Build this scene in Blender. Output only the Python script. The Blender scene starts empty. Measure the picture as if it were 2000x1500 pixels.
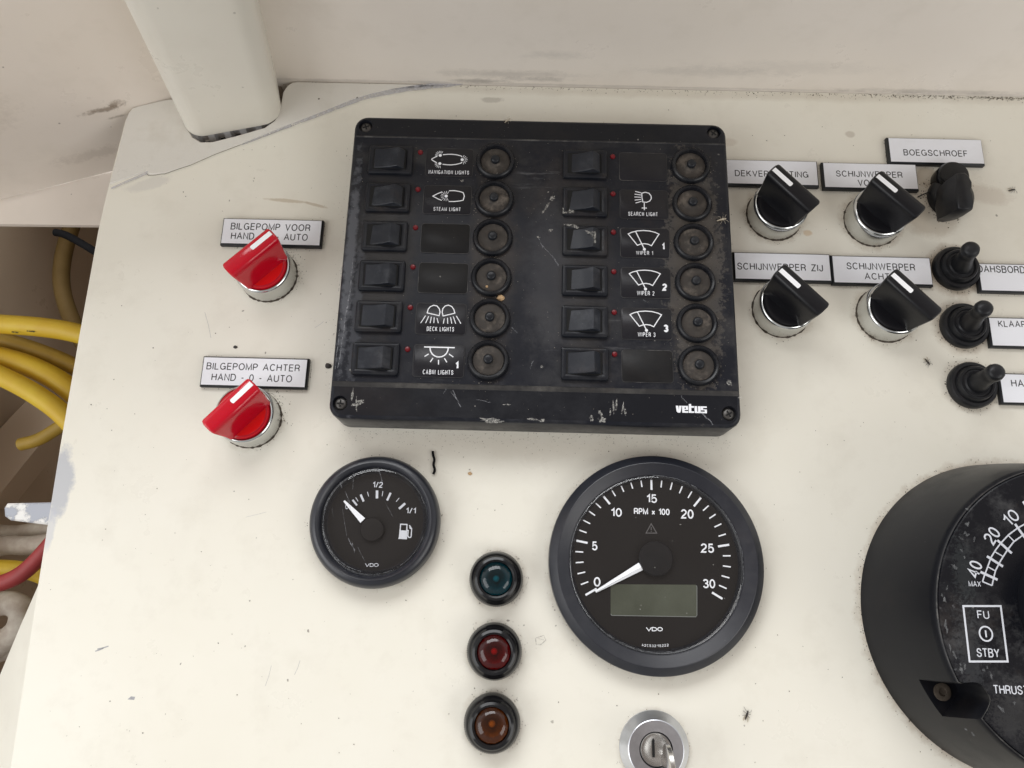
import bpy, bmesh, math, random
from mathutils import Vector, Matrix, Euler
random.seed(7)
PI = math.pi
R = math.radians
MM = 0.001
scene = bpy.context.scene
COL = scene.collection

# ------------------------------------------------------------------ camera
CAM = Vector((-35.576, -155.698, 363.12))                 # millimetres, dashboard top is z = 0
CROT = Euler((R(14.9133), R(0.1000), R(1.5099)), 'XYZ')
FPX = 1449.86
cd = bpy.data.cameras.new('camera'); cam = bpy.data.objects.new('camera', cd); COL.objects.link(cam)
cam.location = CAM * MM; cam.rotation_euler = CROT
cd.sensor_width = 36; cd.lens = FPX / 2000 * 36; cd.clip_start = 0.01; cd.clip_end = 50
scene.camera = cam

# ------------------------------------------------------------------ world + lamps (daylight through wheelhouse windows)
WORLD_REAR, WORLD_FRONT = 0.42, 1.1
w = bpy.data.worlds.new('World'); scene.world = w; w.use_nodes = True
nt = w.node_tree; nt.nodes.clear()
tc = nt.nodes.new('ShaderNodeTexCoord'); sp = nt.nodes.new('ShaderNodeSeparateXYZ')
rz = nt.nodes.new('ShaderNodeValToRGB'); bg = nt.nodes.new('ShaderNodeBackground'); wo = nt.nodes.new('ShaderNodeOutputWorld')
nt.links.new(tc.outputs['Generated'], sp.inputs[0])
mr = nt.nodes.new('ShaderNodeMapRange'); mr.inputs['From Min'].default_value = -1; mr.inputs['From Max'].default_value = 1
nt.links.new(sp.outputs['Z'], mr.inputs['Value']); nt.links.new(mr.outputs[0], rz.inputs[0])
e = rz.color_ramp.elements
e[0].position = 0.0; e[0].color = (0.10, 0.09, 0.08, 1)
e[1].position = 1.0; e[1].color = (0.36, 0.31, 0.28, 1)
for pos, c in ((0.46, (0.26, 0.23, 0.20)), (0.56, (0.95, 0.93, 0.90)), (0.80, (0.92, 0.93, 0.95)), (0.90, (0.46, 0.41, 0.38))):
    k = e.new(pos); k.color = (*c, 1)
mx_ = nt.nodes.new('ShaderNodeMath'); mx_.operation = 'MULTIPLY_ADD'; nt.links.new(sp.outputs['X'], mx_.inputs[0]); mx_.inputs[1].default_value = -0.45
my_ = nt.nodes.new('ShaderNodeMath'); my_.operation = 'MULTIPLY'; nt.links.new(sp.outputs['Y'], my_.inputs[0]); my_.inputs[1].default_value = 0.8
nt.links.new(my_.outputs[0], mx_.inputs[2])
fm = nt.nodes.new('ShaderNodeMapRange'); fm.inputs['From Min'].default_value = -0.8; fm.inputs['From Max'].default_value = 0.8; fm.inputs['To Min'].default_value = WORLD_REAR; fm.inputs['To Max'].default_value = WORLD_FRONT
nt.links.new(mx_.outputs[0], fm.inputs['Value']); nt.links.new(fm.outputs[0], bg.inputs[1])
nt.links.new(rz.outputs[0], bg.inputs[0])
nt.links.new(bg.outputs[0], wo.inputs[0])

def area(name, loc, target, sx, sy, power, color):
    d = bpy.data.lights.new(name, 'AREA'); d.shape = 'RECTANGLE'; d.size = sx; d.size_y = sy; d.energy = power; d.color = color
    o = bpy.data.objects.new(name, d); COL.objects.link(o); o.location = Vector(loc)
    o.rotation_euler = (Vector(target) - Vector(loc)).to_track_quat('-Z', 'Y').to_euler()
    return o
area('windscreen_light', (-0.22, 0.72, 0.78), (0, 0, 0), 1.0, 0.5, 7.8, (0.97, 0.985, 1.0))
area('left_window_light', (-1.0, -0.55, 0.75), (-0.1, -0.02, 0), 0.9, 0.6, 4.4, (0.985, 0.995, 1.0))
area('right_window_light', (1.05, -0.75, 0.85), (0.1, 0.05, 0.02), 0.9, 0.6, 4.6, (1.0, 0.98, 0.955))

scene.view_settings.view_transform = 'Standard'; scene.view_settings.look = 'None'
scene.view_settings.exposure = 0.24; scene.view_settings.gamma = 1.0; scene.view_settings.use_curve_mapping = False

# ------------------------------------------------------------------ helpers
RM = CROT.to_matrix()
def at(px, py, z=0.0):
    """pixel of the 2000 x 1500 photograph -> millimetre point on the horizontal plane at height z"""
    d = RM @ Vector(((px - 1000) / FPX, -(py - 750) / FPX, -1.0))
    k = (z - CAM.z) / d.z
    p = CAM + d * k
    return Vector((p.x, p.y, z))
def at2(px, py, z=0.0):
    p = at(px, py, z); return (p.x, p.y)

class MB:
    def __init__(self): self.v = []; self.f = []
    def add(self, vs, fs):
        b = len(self.v); self.v += [tuple(x) for x in vs]; self.f += [tuple(i + b for i in f) for f in fs]; return self
    def loft(self, rings, cap0=True, cap1=True, close=True):
        n = len(rings[0]); vs = [p for r in rings for p in r]; fs = []
        for i in range(len(rings) - 1):
            for j in range(n if close else n - 1):
                k = (j + 1) % n; fs.append((i * n + j, i * n + k, (i + 1) * n + k, (i + 1) * n + j))
        if cap0: fs.append(tuple(range(n - 1, -1, -1)))
        if cap1: fs.append(tuple((len(rings) - 1) * n + j for j in range(n)))
        return self.add(vs, fs)
    def lathe(self, prof, c=(0, 0, 0), n=64, cap0=False, cap1=True):
        rings = [[(c[0] + r * math.cos(2 * PI * j / n), c[1] + r * math.sin(2 * PI * j / n), c[2] + z) for j in range(n)] for r, z in prof]
        return self.loft(rings, cap0, cap1)
    def rbox(self, cx, cy, hw, hh, rad, prof, seg=5):
        """prof: list of (inset, z)"""
        return self.loft([rrect(cx, cy, hw - i, hh - i, max(rad - i, 0.05), z, seg) for i, z in prof])
    def tube(self, path, rad, n=10, cap=True):
        path = [Vector(p) for p in path]
        rad = rad if isinstance(rad, (list, tuple)) else [rad] * len(path)
        rings = []; up = Vector((0.13, 0.21, 0.97)); t0 = None
        for i, p in enumerate(path):
            t = (path[min(i + 1, len(path) - 1)] - path[max(i - 1, 0)]).normalized()
            a = t.cross(up)
            if a.length < 1e-3: a = t.cross(Vector((1, 0, 0)))
            a.normalize(); b = a.cross(t)
            rings.append([p + (a * math.cos(2 * PI * j / n) + b * math.sin(2 * PI * j / n)) * rad[i] for j in range(n)])
        return self.loft(rings, cap, cap)
    def stroke(self, pts, wd, z=0.0, closed=False):
        pts = [Vector((p[0], p[1])) for p in pts]; n = len(pts); L = []; Rr = []
        for i in range(n):
            a = pts[i - 1] if (i > 0 or closed) else None; b = pts[(i + 1) % n] if (i < n - 1 or closed) else None
            d1 = (pts[i] - a).normalized() if a is not None else None; d2 = (b - pts[i]).normalized() if b is not None else None
            if d1 is None: d1 = d2
            if d2 is None: d2 = d1
            n1 = Vector((-d1.y, d1.x)); n2 = Vector((-d2.y, d2.x)); m = n1 + n2
            if m.length < 1e-4: m = n1
            m.normalize(); s = wd / 2 / max(0.45, m.dot(n1))
            L.append((*(pts[i] + m * s), z)); Rr.append((*(pts[i] - m * s), z))
        fs = []
        for i in range(n if closed else n - 1):
            k = (i + 1) % n; fs.append((n + i, n + k, k, i))
        return self.add(L + Rr, fs)
    def disc(self, c, r, z, n=24):
        return self.add([(c[0] + r * math.cos(2 * PI * j / n), c[1] + r * math.sin(2 * PI * j / n), z) for j in range(n)], [tuple(range(n))])
    def poly(self, pts, z): return self.add([(p[0], p[1], z) for p in pts], [tuple(range(len(pts)))])
    def prism(self, pts, z0, z1, inset=0.0):
        a = [(p[0], p[1], z0) for p in pts]; b = [(p[0], p[1], z1) for p in pts]
        if area2(pts) < 0: a.reverse(); b.reverse()
        return self.loft([a, b])
    def build(self, name, material, parent=None, loc=None, offset=None, angle=38):
        off = Vector(offset) if offset is not None else Vector((0, 0, 0))
        me = bpy.data.meshes.new(name)
        me.from_pydata([((Vector(p) - off) * MM) for p in self.v], [], self.f)
        me.update()
        for p in me.polygons: p.use_smooth = True
        me.set_sharp_from_angle(angle=R(angle))
        me.materials.append(material)
        o = bpy.data.objects.new(name, me); COL.objects.link(o)
        if parent is not None: o.parent = parent
        if loc is not None: o.location = Vector(loc) * MM
        return o

def area2(p):
    return sum(p[i][0] * p[(i + 1) % len(p)][1] - p[(i + 1) % len(p)][0] * p[i][1] for i in range(len(p)))
def rrect(cx, cy, hw, hh, r, z, seg=5):
    out = []
    for sx, sy, a0 in ((1, 1, 0), (-1, 1, 90), (-1, -1, 180), (1, -1, 270)):
        for k in range(seg + 1):
            a = R(a0 + 90 * k / seg); out.append((cx + sx * (hw - r) + r * math.cos(a), cy + sy * (hh - r) + r * math.sin(a), z))
    return out
def offset_poly(p, d):
    n = len(p); out = []
    s = 1 if area2(p) > 0 else -1
    for i in range(n):
        a = Vector(p[i - 1][:2]); b = Vector(p[i][:2]); c = Vector(p[(i + 1) % n][:2])
        d1 = (b - a).normalized(); d2 = (c - b).normalized()
        n1 = Vector((d1.y, -d1.x)) * s; n2 = Vector((d2.y, -d2.x)) * s
        m = (n1 + n2).normalized(); q = b + m * d / max(0.5, m.dot(n1)); out.append((q.x, q.y))
    return out
def smooth_poly(p, it=1, closed=True):
    for _ in range(it):
        q = []
        n = len(p)
        rng = range(n) if closed else range(n - 1)
        if not closed: q.append(p[0])
        for i in rng:
            a = p[i]; b = p[(i + 1) % n]
            q.append(tuple(a[k] * .75 + b[k] * .25 for k in range(len(a)))); q.append(tuple(a[k] * .25 + b[k] * .75 for k in range(len(a))))
        if not closed: q.append(p[-1])
        p = q
    return p
def plate_holes(outer, holes, z):
    """flat face with round holes -> (verts, faces)"""
    bm = bmesh.new(); edges = []
    for loop in [outer] + holes:
        vs = [bm.verts.new((p[0], p[1], z)) for p in loop]
        edges += [bm.edges.new((vs[i], vs[(i + 1) % len(vs)])) for i in range(len(vs))]
    bmesh.ops.triangle_fill(bm, use_beauty=True, use_dissolve=False, edges=edges, normal=(0, 0, 1))
    bm.verts.index_update()
    vs = [tuple(v.co) for v in bm.verts]; fs = [[v.index for v in f.verts] for f in bm.faces]
    fs = [f if bm_norm(vs, f) > 0 else f[::-1] for f in fs]
    bm.free(); return vs, fs
def bm_norm(vs, f):
    a, b, c = (Vector(vs[i]) for i in f[:3]); return (b - a).cross(c - a).z
def circ(c, r, n=24): return [(c[0] + r * math.cos(2 * PI * j / n), c[1] + r * math.sin(2 * PI * j / n)) for j in range(n)]

def _arc(cx, cy, rx, ry, a0, a1, n=10):
    return [(cx + rx * math.cos(R(a0 + (a1 - a0) * k / n)), cy + ry * math.sin(R(a0 + (a1 - a0) * k / n))) for k in range(n + 1)]
def _bowl(x0, x1, y0, y1):
    r = min((y1 - y0) / 2, (x1 - x0)); return [(x0, y1), (x1 - r, y1)] + _arc(x1 - r, (y0 + y1) / 2, r, (y1 - y0) / 2, 90, -90, 10)[1:] + [(x0, y0)]
# skeleton lettering: width, list of strokes (a leading 'c' closes the stroke)
GL = {
 'A': (.72, [[(0, 0), (.36, 1), (.72, 0)], [(.13, .34), (.59, .34)]]),
 'B': (.6, [['c'] + _bowl(0, .56, .54, 1), ['c'] + _bowl(0, .6, 0, .54)]),
 'C': (.7, [_arc(.36, .5, .36, .5, 42, 318, 22)]),
 'D': (.66, [['c', (0, 1), (.3, 1)] + _arc(.3, .5, .36, .5, 90, -90, 14)[1:] + [(0, 0)]]),
 'E': (.55, [[(.55, 1), (0, 1), (0, 0), (.55, 0)], [(0, .53), (.5, .53)]]),
 'F': (.52, [[(.52, 1), (0, 1), (0, 0)], [(0, .52), (.46, .52)]]),
 'G': (.74, [_arc(.36, .5, .36, .5, 42, 345, 24) + [(.71, .46), (.42, .46)], [(.71, .46), (.71, 0)]]),
 'H': (.62, [[(0, 0), (0, 1)], [(.62, 0), (.62, 1)], [(0, .53), (.62, .53)]]),
 'I': (0, [[(0, 0), (0, 1)]]),
 'J': (.42, [[(.42, 1), (.42, .24)] + _arc(.21, .22, .21, .22, 0, -180, 10)[1:] + [(0, .3)]]),
 'K': (.62, [[(0, 0), (0, 1)], [(.58, 1), (0, .38)], [(.2, .58), (.62, 0)]]),
 'L': (.5, [[(0, 1), (0, 0), (.5, 0)]]),
 'M': (.76, [[(0, 0), (0, 1), (.38, .06), (.76, 1), (.76, 0)]]),
 'N': (.62, [[(0, 0), (0, 1), (.62, 0), (.62, 1)]]),
 'O': (.76, [['c'] + _arc(.38, .5, .38, .5, 90, -256, 26)]),
 'P': (.56, [[(0, 0)] + _bowl(0, .56, .45, 1)[:0] + [(0, 0), (0, 1)], _bowl(0, .56, .45, 1)]),
 'R': (.62, [[(0, 0), (0, 1)], _bowl(0, .6, .47, 1), [(.36, .47), (.5, .42), (.57, .3), (.6, 0)]]),
 'S': (.6, [[(.56, .72)] + _arc(.3, .74, .26, .26, 0, 180, 10) + [(.07, .62), (.2, .53), (.4, .47), (.55, .39)] + _arc(.3, .27, .3, .27, 12, -180, 12) ]),
 'T': (.62, [[(0, 1), (.62, 1)], [(.31, 1), (.31, 0)]]),
 'U': (.62, [[(0, 1), (0, .3)] + _arc(.31, .3, .31, .3, 180, 360, 14)[1:] + [(.62, 1)]]),
 'V': (.68, [[(0, 1), (.34, 0), (.68, 1)]]),
 'W': (1.0, [[(0, 1), (.25, 0), (.5, .96), (.75, 0), (1, 1)]]),
 'X': (.64, [[(0, 0), (.64, 1)], [(0, 1), (.64, 0)]]),
 'Y': (.66, [[(0, 1), (.33, .44), (.66, 1)], [(.33, .44), (.33, 0)]]),
 'Z': (.6, [[(0, 1), (.58, 1), (0, 0), (.6, 0)]]),
 'x': (.42, [[(0, 0), (.42, .62)], [(0, .62), (.42, 0)]]),
 '0': (.54, [['c'] + _arc(.27, .5, .27, .5, 90, -256, 24)]),
 '1': (.28, [[(0, .76), (.14, .82), (.28, 1), (.28, 0)]]),
 '2': (.54, [_arc(.27, .72, .26, .28, 170, -20, 12) + [(.42, .48), (.14, .22), (.02, 0), (.54, 0)]]),
 '3': (.54, [_arc(.26, .755, .24, .245, 165, -75, 12) + [(.3, .53), (.2, .53)], [(.2, .53), (.3, .53)] + _arc(.27, .265, .27, .265, 75, -165, 14)]),
 '4': (.58, [[(.44, 0), (.44, 1), (0, .3), (.58, .3)]]),
 '5': (.54, [[(.5, 1), (.1, 1), (.05, .5)] + _arc(.27, .32, .27, .32, 130, -160, 16)]),
 '7': (.52, [[(0, 1), (.52, 1), (.2, 0)]]),
 '/': (.36, [[(0, -.02), (.36, 1.02)]]),
 '-': (.3, [[(0, .42), (.3, .42)]]),
}
def text_mb(s, cx, cy, wd, ht, z, rot=0.0, weight=.11, mb=None, gap=.26):
    """lettering drawn as pen strokes, scaled to the given width and height in mm"""
    sw = ht * weight; x = 0; items = []
    for ch_ in s:
        if ch_ == ' ': x += .5 + gap * .4; continue
        w_, st = GL[ch_]; items.append((x, st)); x += w_ + gap
    tot = max(x - gap, 1e-4); sx = (wd - sw) / tot if tot > .01 else 1.0; sy = ht - sw; c, sn = math.cos(rot), math.sin(rot)
    mb = mb or MB(); lay = 0
    for x0, st in items:
        for pl in st:
            closed = pl[0] == 'c'; pl = pl[1:] if closed else pl; pts = []
            for px, py in pl:
                u, v = (px + x0 - tot / 2) * sx, (py - .5) * sy
                q = (cx + u * c - v * sn, cy + u * sn + v * c)
                if not pts or (Vector(q) - Vector(pts[-1])).length > 1e-3: pts.append(q)
            if closed and (Vector(pts[0]) - Vector(pts[-1])).length < 1e-3: pts.pop()
            mb.stroke(pts, sw, z + .004 * (lay % 4), closed); lay += 1
    return mb
def text_px(s, box, z, mb=None, weight=.11, gap=.26):
    """lettering that fills the pixel box (x0, y0, x1, y1) on the plane at height z"""
    x0, y0, x1, y1 = box; xm, ym = (x0 + x1) / 2, (y0 + y1) / 2
    a = at(x0, ym, z); b = at(x1, ym, z); t = at(xm, y0, z); d = at(xm, y1, z); c = at(xm, ym, z)
    return text_mb(s, c.x, c.y, (b - a).length, (t - d).length, z, 0, weight, mb, gap)

# ------------------------------------------------------------------ materials
class NT:
    def __init__(self, name, vary=False):
        self.vary = vary
        self.m = bpy.data.materials.new(name); self.m.use_nodes = True; self.t = self.m.node_tree
        self.b = self.t.nodes['Principled BSDF']; self.co = None
    def n(self, kind, **kw):
        x = self.t.nodes.new('ShaderNode' + kind)
        for k, v in kw.items():
            if k in x.inputs.keys():
                s = x.inputs[k]
                if hasattr(v, 'node'): self.t.links.new(v, s)
                else: s.default_value = v
            else: setattr(x, k, v)
        return x
    def l(self, a, b): self.t.links.new(a, b)
    def obj(self):
        if self.co is None:
            self.co = self.n('TexCoord').outputs['Object']
            if self.vary:
                oi = self.n('ObjectInfo').outputs['Random']; sc = self.n('VectorMath', operation='SCALE'); sc.inputs[0].default_value = (.71, .37, .53); self.l(oi, sc.inputs['Scale'])
                ad = self.n('VectorMath', operation='ADD'); self.l(self.co, ad.inputs[0]); self.l(sc.outputs[0], ad.inputs[1]); self.co = ad.outputs[0]
        return self.co
    def map(self, scale=(1, 1, 1), rot=(0, 0, 0), loc=(0, 0, 0)):
        return self.n('Mapping', Vector=self.obj(), Scale=scale, Rotation=rot, Location=loc).outputs[0]
    def noise(self, scale, detail=4, rough=.55, vec=None, dist=0.0):
        return self.n('TexNoise', Vector=vec or self.obj(), Scale=scale, Detail=detail, Roughness=rough, Distortion=dist).outputs['Fac']
    def rng(self, v, a, b, c=0.0, d=1.0):
        return self.n('MapRange', Value=v, **{'From Min': a, 'From Max': b, 'To Min': c, 'To Max': d}).outputs[0]
    def math(self, op, a, b=0.0):
        x = self.n('Math', operation=op)
        for i, v in enumerate((a, b)):
            if hasattr(v, 'node'): self.l(v, x.inputs[i])
            else: x.inputs[i].default_value = v
        return x.outputs[0]
    def mix(self, fac, a, b):
        x = self.n('Mix', data_type='RGBA')
        for i, v in ((0, fac), (6, a), (7, b)):
            if hasattr(v, 'node'): self.l(v, x.inputs[i])
            else: x.inputs[i].default_value = v if not isinstance(v, tuple) else (*v, 1) if len(v) == 3 else v
        return x.outputs[2]
    def set(self, **kw):
        for k, v in kw.items():
            s = self.b.inputs[k.replace('_', ' ')]
            if hasattr(v, 'node'): self.l(v, s)
            else: s.default_value = (*v, 1) if isinstance(v, tuple) and len(v) == 3 else v
    def bump(self, h, strength=.2, dist=.0005):
        x = self.n('Bump', Height=h, Strength=strength, Distance=dist); self.l(x.outputs[0], self.b.inputs['Normal'])
    def specks(self, scale, size, gate):
        """scattered small dots: 1 inside a dot"""
        v = self.n('TexVoronoi', Vector=self.n('VectorMath', operation='ADD').outputs[0], Scale=scale)
        add = v.inputs['Vector'].links[0].from_node
        self.l(self.obj(), add.inputs[0])
        ns = self.n('TexNoise', Vector=self.obj(), Scale=scale * 3, Detail=2)
        sc = self.n('VectorMath', operation='SCALE'); self.l(ns.outputs['Color'], sc.inputs[0]); sc.inputs['Scale'].default_value = 0.25 / scale
        self.l(sc.outputs[0], add.inputs[1])
        s = self.n('SeparateColor'); self.l(v.outputs['Color'], s.inputs[0])
        g = self.rng(s.outputs[0], gate, gate + .03); rad = self.math('MULTIPLY', s.outputs[1], size)
        inside = self.n('MapRange', Value=self.math('SUBTRACT', rad, v.outputs['Distance']), **{'From Min': 0.0, 'From Max': size * .3}).outputs[0]
        return self.math('MULTIPLY', inside, g)

def paint(name, base, dirt=1.0, bump=.12):
    m = NT(name)
    big = m.rng(m.noise(7, 5, .6), .35, .75); mid = m.rng(m.noise(45, 5, .65), .52, .8)
    c = m.mix(m.math('MULTIPLY', big, .34), base, tuple(x * y for x, y in zip(base, (.88, .85, .78))))
    c = m.mix(m.math('MULTIPLY', m.rng(m.noise(18, 8, .8, m.map((1, .35, 1), (0, 0, .5))), .56, .72), .055 * dirt), c, (.50, .47, .42))
    c = m.mix(m.math('MULTIPLY', mid, .16 * dirt), c, (.42, .37, .28))
    c = m.mix(m.math('MULTIPLY', m.specks(140, .11, .8), .7 * dirt), c, (.12, .10, .08))
    c = m.mix(m.math('MULTIPLY', m.specks(60, .075, .72), .5 * dirt), c, (.25, .2, .14))
    m.set(Roughness=m.rng(m.noise(22, 6, .7), .3, .7, .22, .5)); m.c = c
    m.bump(m.math('ADD', m.noise(260, 3, .6), m.math('MULTIPLY', m.noise(45, 2, .5), 1.6)), bump * 1.6, .0002)
    return m
BASE = (.815, .79, .70)
dash_nt = paint('cream_dashboard_paint', BASE)
def blob(m, x, y, sx, sy, soft=.5, rot=0.0, nscale=160, namp=1.1):
    """irregular stain mask round a point given in millimetres"""
    v = m.n('Mapping', Vector=m.obj(), vector_type='TEXTURE', Location=(x * MM, y * MM, 0), Rotation=(0, 0, rot), Scale=(sx * MM, sy * MM, 1)).outputs[0]
    ln = m.n('VectorMath', operation='LENGTH', Vector=v) if False else None
    s = m.n('SeparateXYZ'); m.l(v, s.inputs[0])
    r = m.math('SQRT', m.math('ADD', m.math('POWER', s.outputs[0], 2.0), m.math('POWER', s.outputs[1], 2.0)))
    r = m.math('ADD', r, m.math('MULTIPLY', m.math('SUBTRACT', m.noise(nscale, 5, .7), .5), namp))
    return m.rng(r, 1.0, 1.0 - soft)
c = dash_nt.c
for (px, py, sx, sy, a, col, rot) in ((118, 945, 7, 20, .75, (.42, .44, .49), R(3)), (98, 1035, 2.5, 12, .5, (.5, .52, .58), 0), (560, 392, 13, 1.2, .5, (.42, .32, .20), R(-4)),
                                      (615, 400, 8, 1.0, .5, (.42, .32, .20), R(-14)), (1578, 455, 3, 2, .45, (.55, .33, .12), 0), (1925, 380, 16, 6, .35, (.5, .42, .34), R(-10)),
                                      (1810, 345, 8, 7, .55, (.35, .27, .18), 0), (290, 360, 14, 4, .4, (.55, .53, .5), R(18)), (960, 195, 7, 2.2, .5, (.4, .37, .32), 0),
                                      (1320, 262, 22, 5, .18, (.45, .38, .3), R(-5)), (1420, 278, 6, 3, .3, (.45, .36, .28), 0), (1660, 262, 3, 2.5, .45, (.38, .32, .26), 0)):
    p = at(px, py)
    c = dash_nt.mix(dash_nt.math('MULTIPLY', blob(dash_nt, p.x, p.y, sx, sy, .35, rot), a), c, col)
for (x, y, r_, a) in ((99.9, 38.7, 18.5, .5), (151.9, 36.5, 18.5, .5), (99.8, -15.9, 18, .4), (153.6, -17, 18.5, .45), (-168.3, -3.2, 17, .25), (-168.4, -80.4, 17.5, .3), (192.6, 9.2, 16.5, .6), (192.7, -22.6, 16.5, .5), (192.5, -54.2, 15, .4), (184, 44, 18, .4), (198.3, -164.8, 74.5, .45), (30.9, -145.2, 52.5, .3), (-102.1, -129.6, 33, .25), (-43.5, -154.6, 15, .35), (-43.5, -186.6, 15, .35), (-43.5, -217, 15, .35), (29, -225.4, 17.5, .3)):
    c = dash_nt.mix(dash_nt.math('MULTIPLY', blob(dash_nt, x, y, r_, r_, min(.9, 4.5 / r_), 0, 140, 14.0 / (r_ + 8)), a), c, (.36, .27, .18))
for (x, y, sx, sy, a) in ((-27, -90, 100, 9, .22), (78, 0, 9, 80, .18), (60, 113, 330, 4, .28)):
    c = dash_nt.mix(dash_nt.math('MULTIPLY', blob(dash_nt, x, y, sx, sy, .7, 0, 60, 1.2), a), c, (.45, .38, .29))
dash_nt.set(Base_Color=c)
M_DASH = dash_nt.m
wall_nt = paint('cream_wall_paint', (.84, .78, .71), .8)
c = wall_nt.c
for (x, z, sx, sz, a) in ((-45, 10, 50, 4, .32), (-20, 26, 20, 4, .22), (60, 15, 50, 5, .2), (-62, 3.5, 20, 2.0, .6), (-30, 6, 24, 2.5, .4), (110, 20, 60, 7, .15), (190, 3, 60, 2.2, .4), (0, 1.5, 400, 1.3, .3)):
    v = wall_nt.n('Mapping', Vector=wall_nt.obj(), vector_type='TEXTURE', Location=(x * MM, 0, z * MM), Scale=(sx * MM, 1, sz * MM)).outputs[0]
    s = wall_nt.n('SeparateXYZ'); wall_nt.l(v, s.inputs[0])
    r = wall_nt.math('SQRT', wall_nt.math('ADD', wall_nt.math('POWER', s.outputs[0], 2.0), wall_nt.math('POWER', s.outputs[2], 2.0)))
    r = wall_nt.math('ADD', r, wall_nt.math('MULTIPLY', wall_nt.math('SUBTRACT', wall_nt.noise(150, 8, .85, wall_nt.map((.6, 1, 1.2))), .5), 2.6))
    c = wall_nt.mix(wall_nt.math('MULTIPLY', wall_nt.rng(r, 1.0, .2), a), c, (.30, .28, .26))
wall_nt.set(Base_Color=c); M_WALL = wall_nt.m
t = paint('cream_side_wall_paint', (.84, .77, .695), .8); c = t.c
for (x, z, sx, sz, a) in ((-270, 4, 12, 2.2, .75), (-262, 6, 5, 3.5, .7), (-266, -4, 7, 1.2, .5), (-290, -30, 30, 6, .2), (-300, 55, 2.2, 2.2, .8), (-330, 20, 30, 16, .15)):
    v = t.n('Mapping', Vector=t.obj(), vector_type='TEXTURE', Location=(x * MM, 0, z * MM), Scale=(sx * MM, 1, sz * MM)).outputs[0]
    q = t.n('SeparateXYZ'); t.l(v, q.inputs[0])
    r = t.math('SQRT', t.math('ADD', t.math('POWER', q.outputs[0], 2.0), t.math('POWER', q.outputs[2], 2.0)))
    r = t.math('ADD', r, t.math('MULTIPLY', t.math('SUBTRACT', t.noise(220, 7, .8), .5), 3.0))
    c = t.mix(t.math('MULTIPLY', t.rng(r, 1.0, .3), a), c, (.24, .18, .13))
t.set(Base_Color=c); M_SIDEWALL = t.m
t = paint('cream_post_paint', (.79, .765, .685), .5); t.set(Base_Color=t.c); M_POST = t.m
t = paint('cream_patch_paint', (.72, .70, .65), 1.8, .4); t.set(Base_Color=t.c); M_PATCH = t.m
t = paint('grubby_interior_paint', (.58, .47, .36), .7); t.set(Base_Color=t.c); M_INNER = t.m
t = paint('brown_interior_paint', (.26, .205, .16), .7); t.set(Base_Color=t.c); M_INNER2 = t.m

def plain(name, col, rough=.5, metal=0.0, var=.15, scale=120, bump=0.0, **kw):
    m = NT(name)
    f = m.math('MULTIPLY', m.rng(m.noise(scale, 5, .6), .4, .7), var)
    m.set(Base_Color=m.mix(f, col, tuple(min(1, x * 1.9 + .03) for x in col)) if var else col, Roughness=rough, Metallic=metal, **kw)
    if bump: m.bump(m.noise(scale * 3, 3), bump, .0001)
    return m.m
def dusty(name, base, dust=(.085, .08, .075), amount=.5, brown=.35, rough=(.32, .6), scale=40, spark=.6, streak=None, patches=(), vary=True, spec=.3):
    """black plastic with dust, scuffs, pale specks"""
    m = NT(name, vary and not patches)
    n1 = m.rng(m.noise(scale, 8, .72), .46, .78); n2 = m.rng(m.noise(scale * .35, 4, .6), .4, .7)
    c = m.mix(m.math('MULTIPLY', m.math('MULTIPLY', n1, n2), amount), base, dust)
    nb = m.rng(m.noise(scale * .5, 6, .7, m.map(loc=(.3, .1, 0))), .55, .8)
    c = m.mix(m.math('MULTIPLY', nb, brown), c, (.075, .055, .042))
    if streak:
        ns = m.rng(m.noise(26, 7, .75, m.map(streak[0])), streak[1], streak[1] + .16)
        c = m.mix(m.math('MULTIPLY', m.math('MULTIPLY', ns, m.rng(m.noise(14, 3, .5), .5, .62)), streak[2]), c, (.26, .26, .27))
    for (x, y, sx, sy, soft, a, colr, ns_, na_) in patches:
        c = m.mix(m.math('MULTIPLY', blob(m, x, y, sx, sy, soft, 0.0, ns_, na_), a), c, colr)
    c = m.mix(m.math('MULTIPLY', m.specks(170, .09, .86), spark), c, (.42, .40, .37))
    c = m.mix(m.math('MULTIPLY', m.specks(480, .12, .9), spark * .5), c, (.30, .29, .28))
    m.set(Base_Color=c, Roughness=m.rng(n1, 0, 1, rough[0], rough[1]), Specular_IOR_Level=spec)
    m.bump(m.noise(700, 3, .6), .12, .0001)
    return m.m
PATCH = [(77.8, 2, 13.5, 66, .5, .75, (.052, .041, .032), 130, 1.6), (-22.6, 2, 13, 66, .5, .55, (.058, .048, .040), 90, 1.3),
         (-76.6, 2, 17, 66, .6, .5, (.050, .045, .040), 70, 1.4), (23, 2, 16, 66, .6, .45, (.048, .043, .039), 70, 1.4),
         (77.8, 2, 15, 68, .15, .5, (.11, .10, .088), 320, 2.0), (-93.5, 0, 3.2, 62, .5, .7, (.12, .125, .14), 220, 2.2), (-88, -30, 3.0, 50, .4, .4, (.10, .105, .12), 300, 2.6),
         (8, -5, 16, 55, .6, .45, (.055, .056, .062), 110, 1.6), (0, -72, 80, 9, .5, .35, (.05, .052, .06), 150, 2.0), (-50, 58, 45, 6, .5, .4, (.06, .058, .056), 120, 1.8)]
M_PANEL = dusty('scuffed_black_plastic', (.0085, .010, .0155), amount=.7, streak=((1.0, 9.0, 1), .60, .4), patches=PATCH)
M_BAND = dusty('cleaner_black_band', (.006, .007, .0105), (.05, .052, .06), .5, .15, (.30, .5), 35, .6)
M_FRAME = dusty('black_switch_plastic', (.009, .0105, .0150), amount=.5, scale=90, brown=.4)
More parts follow.
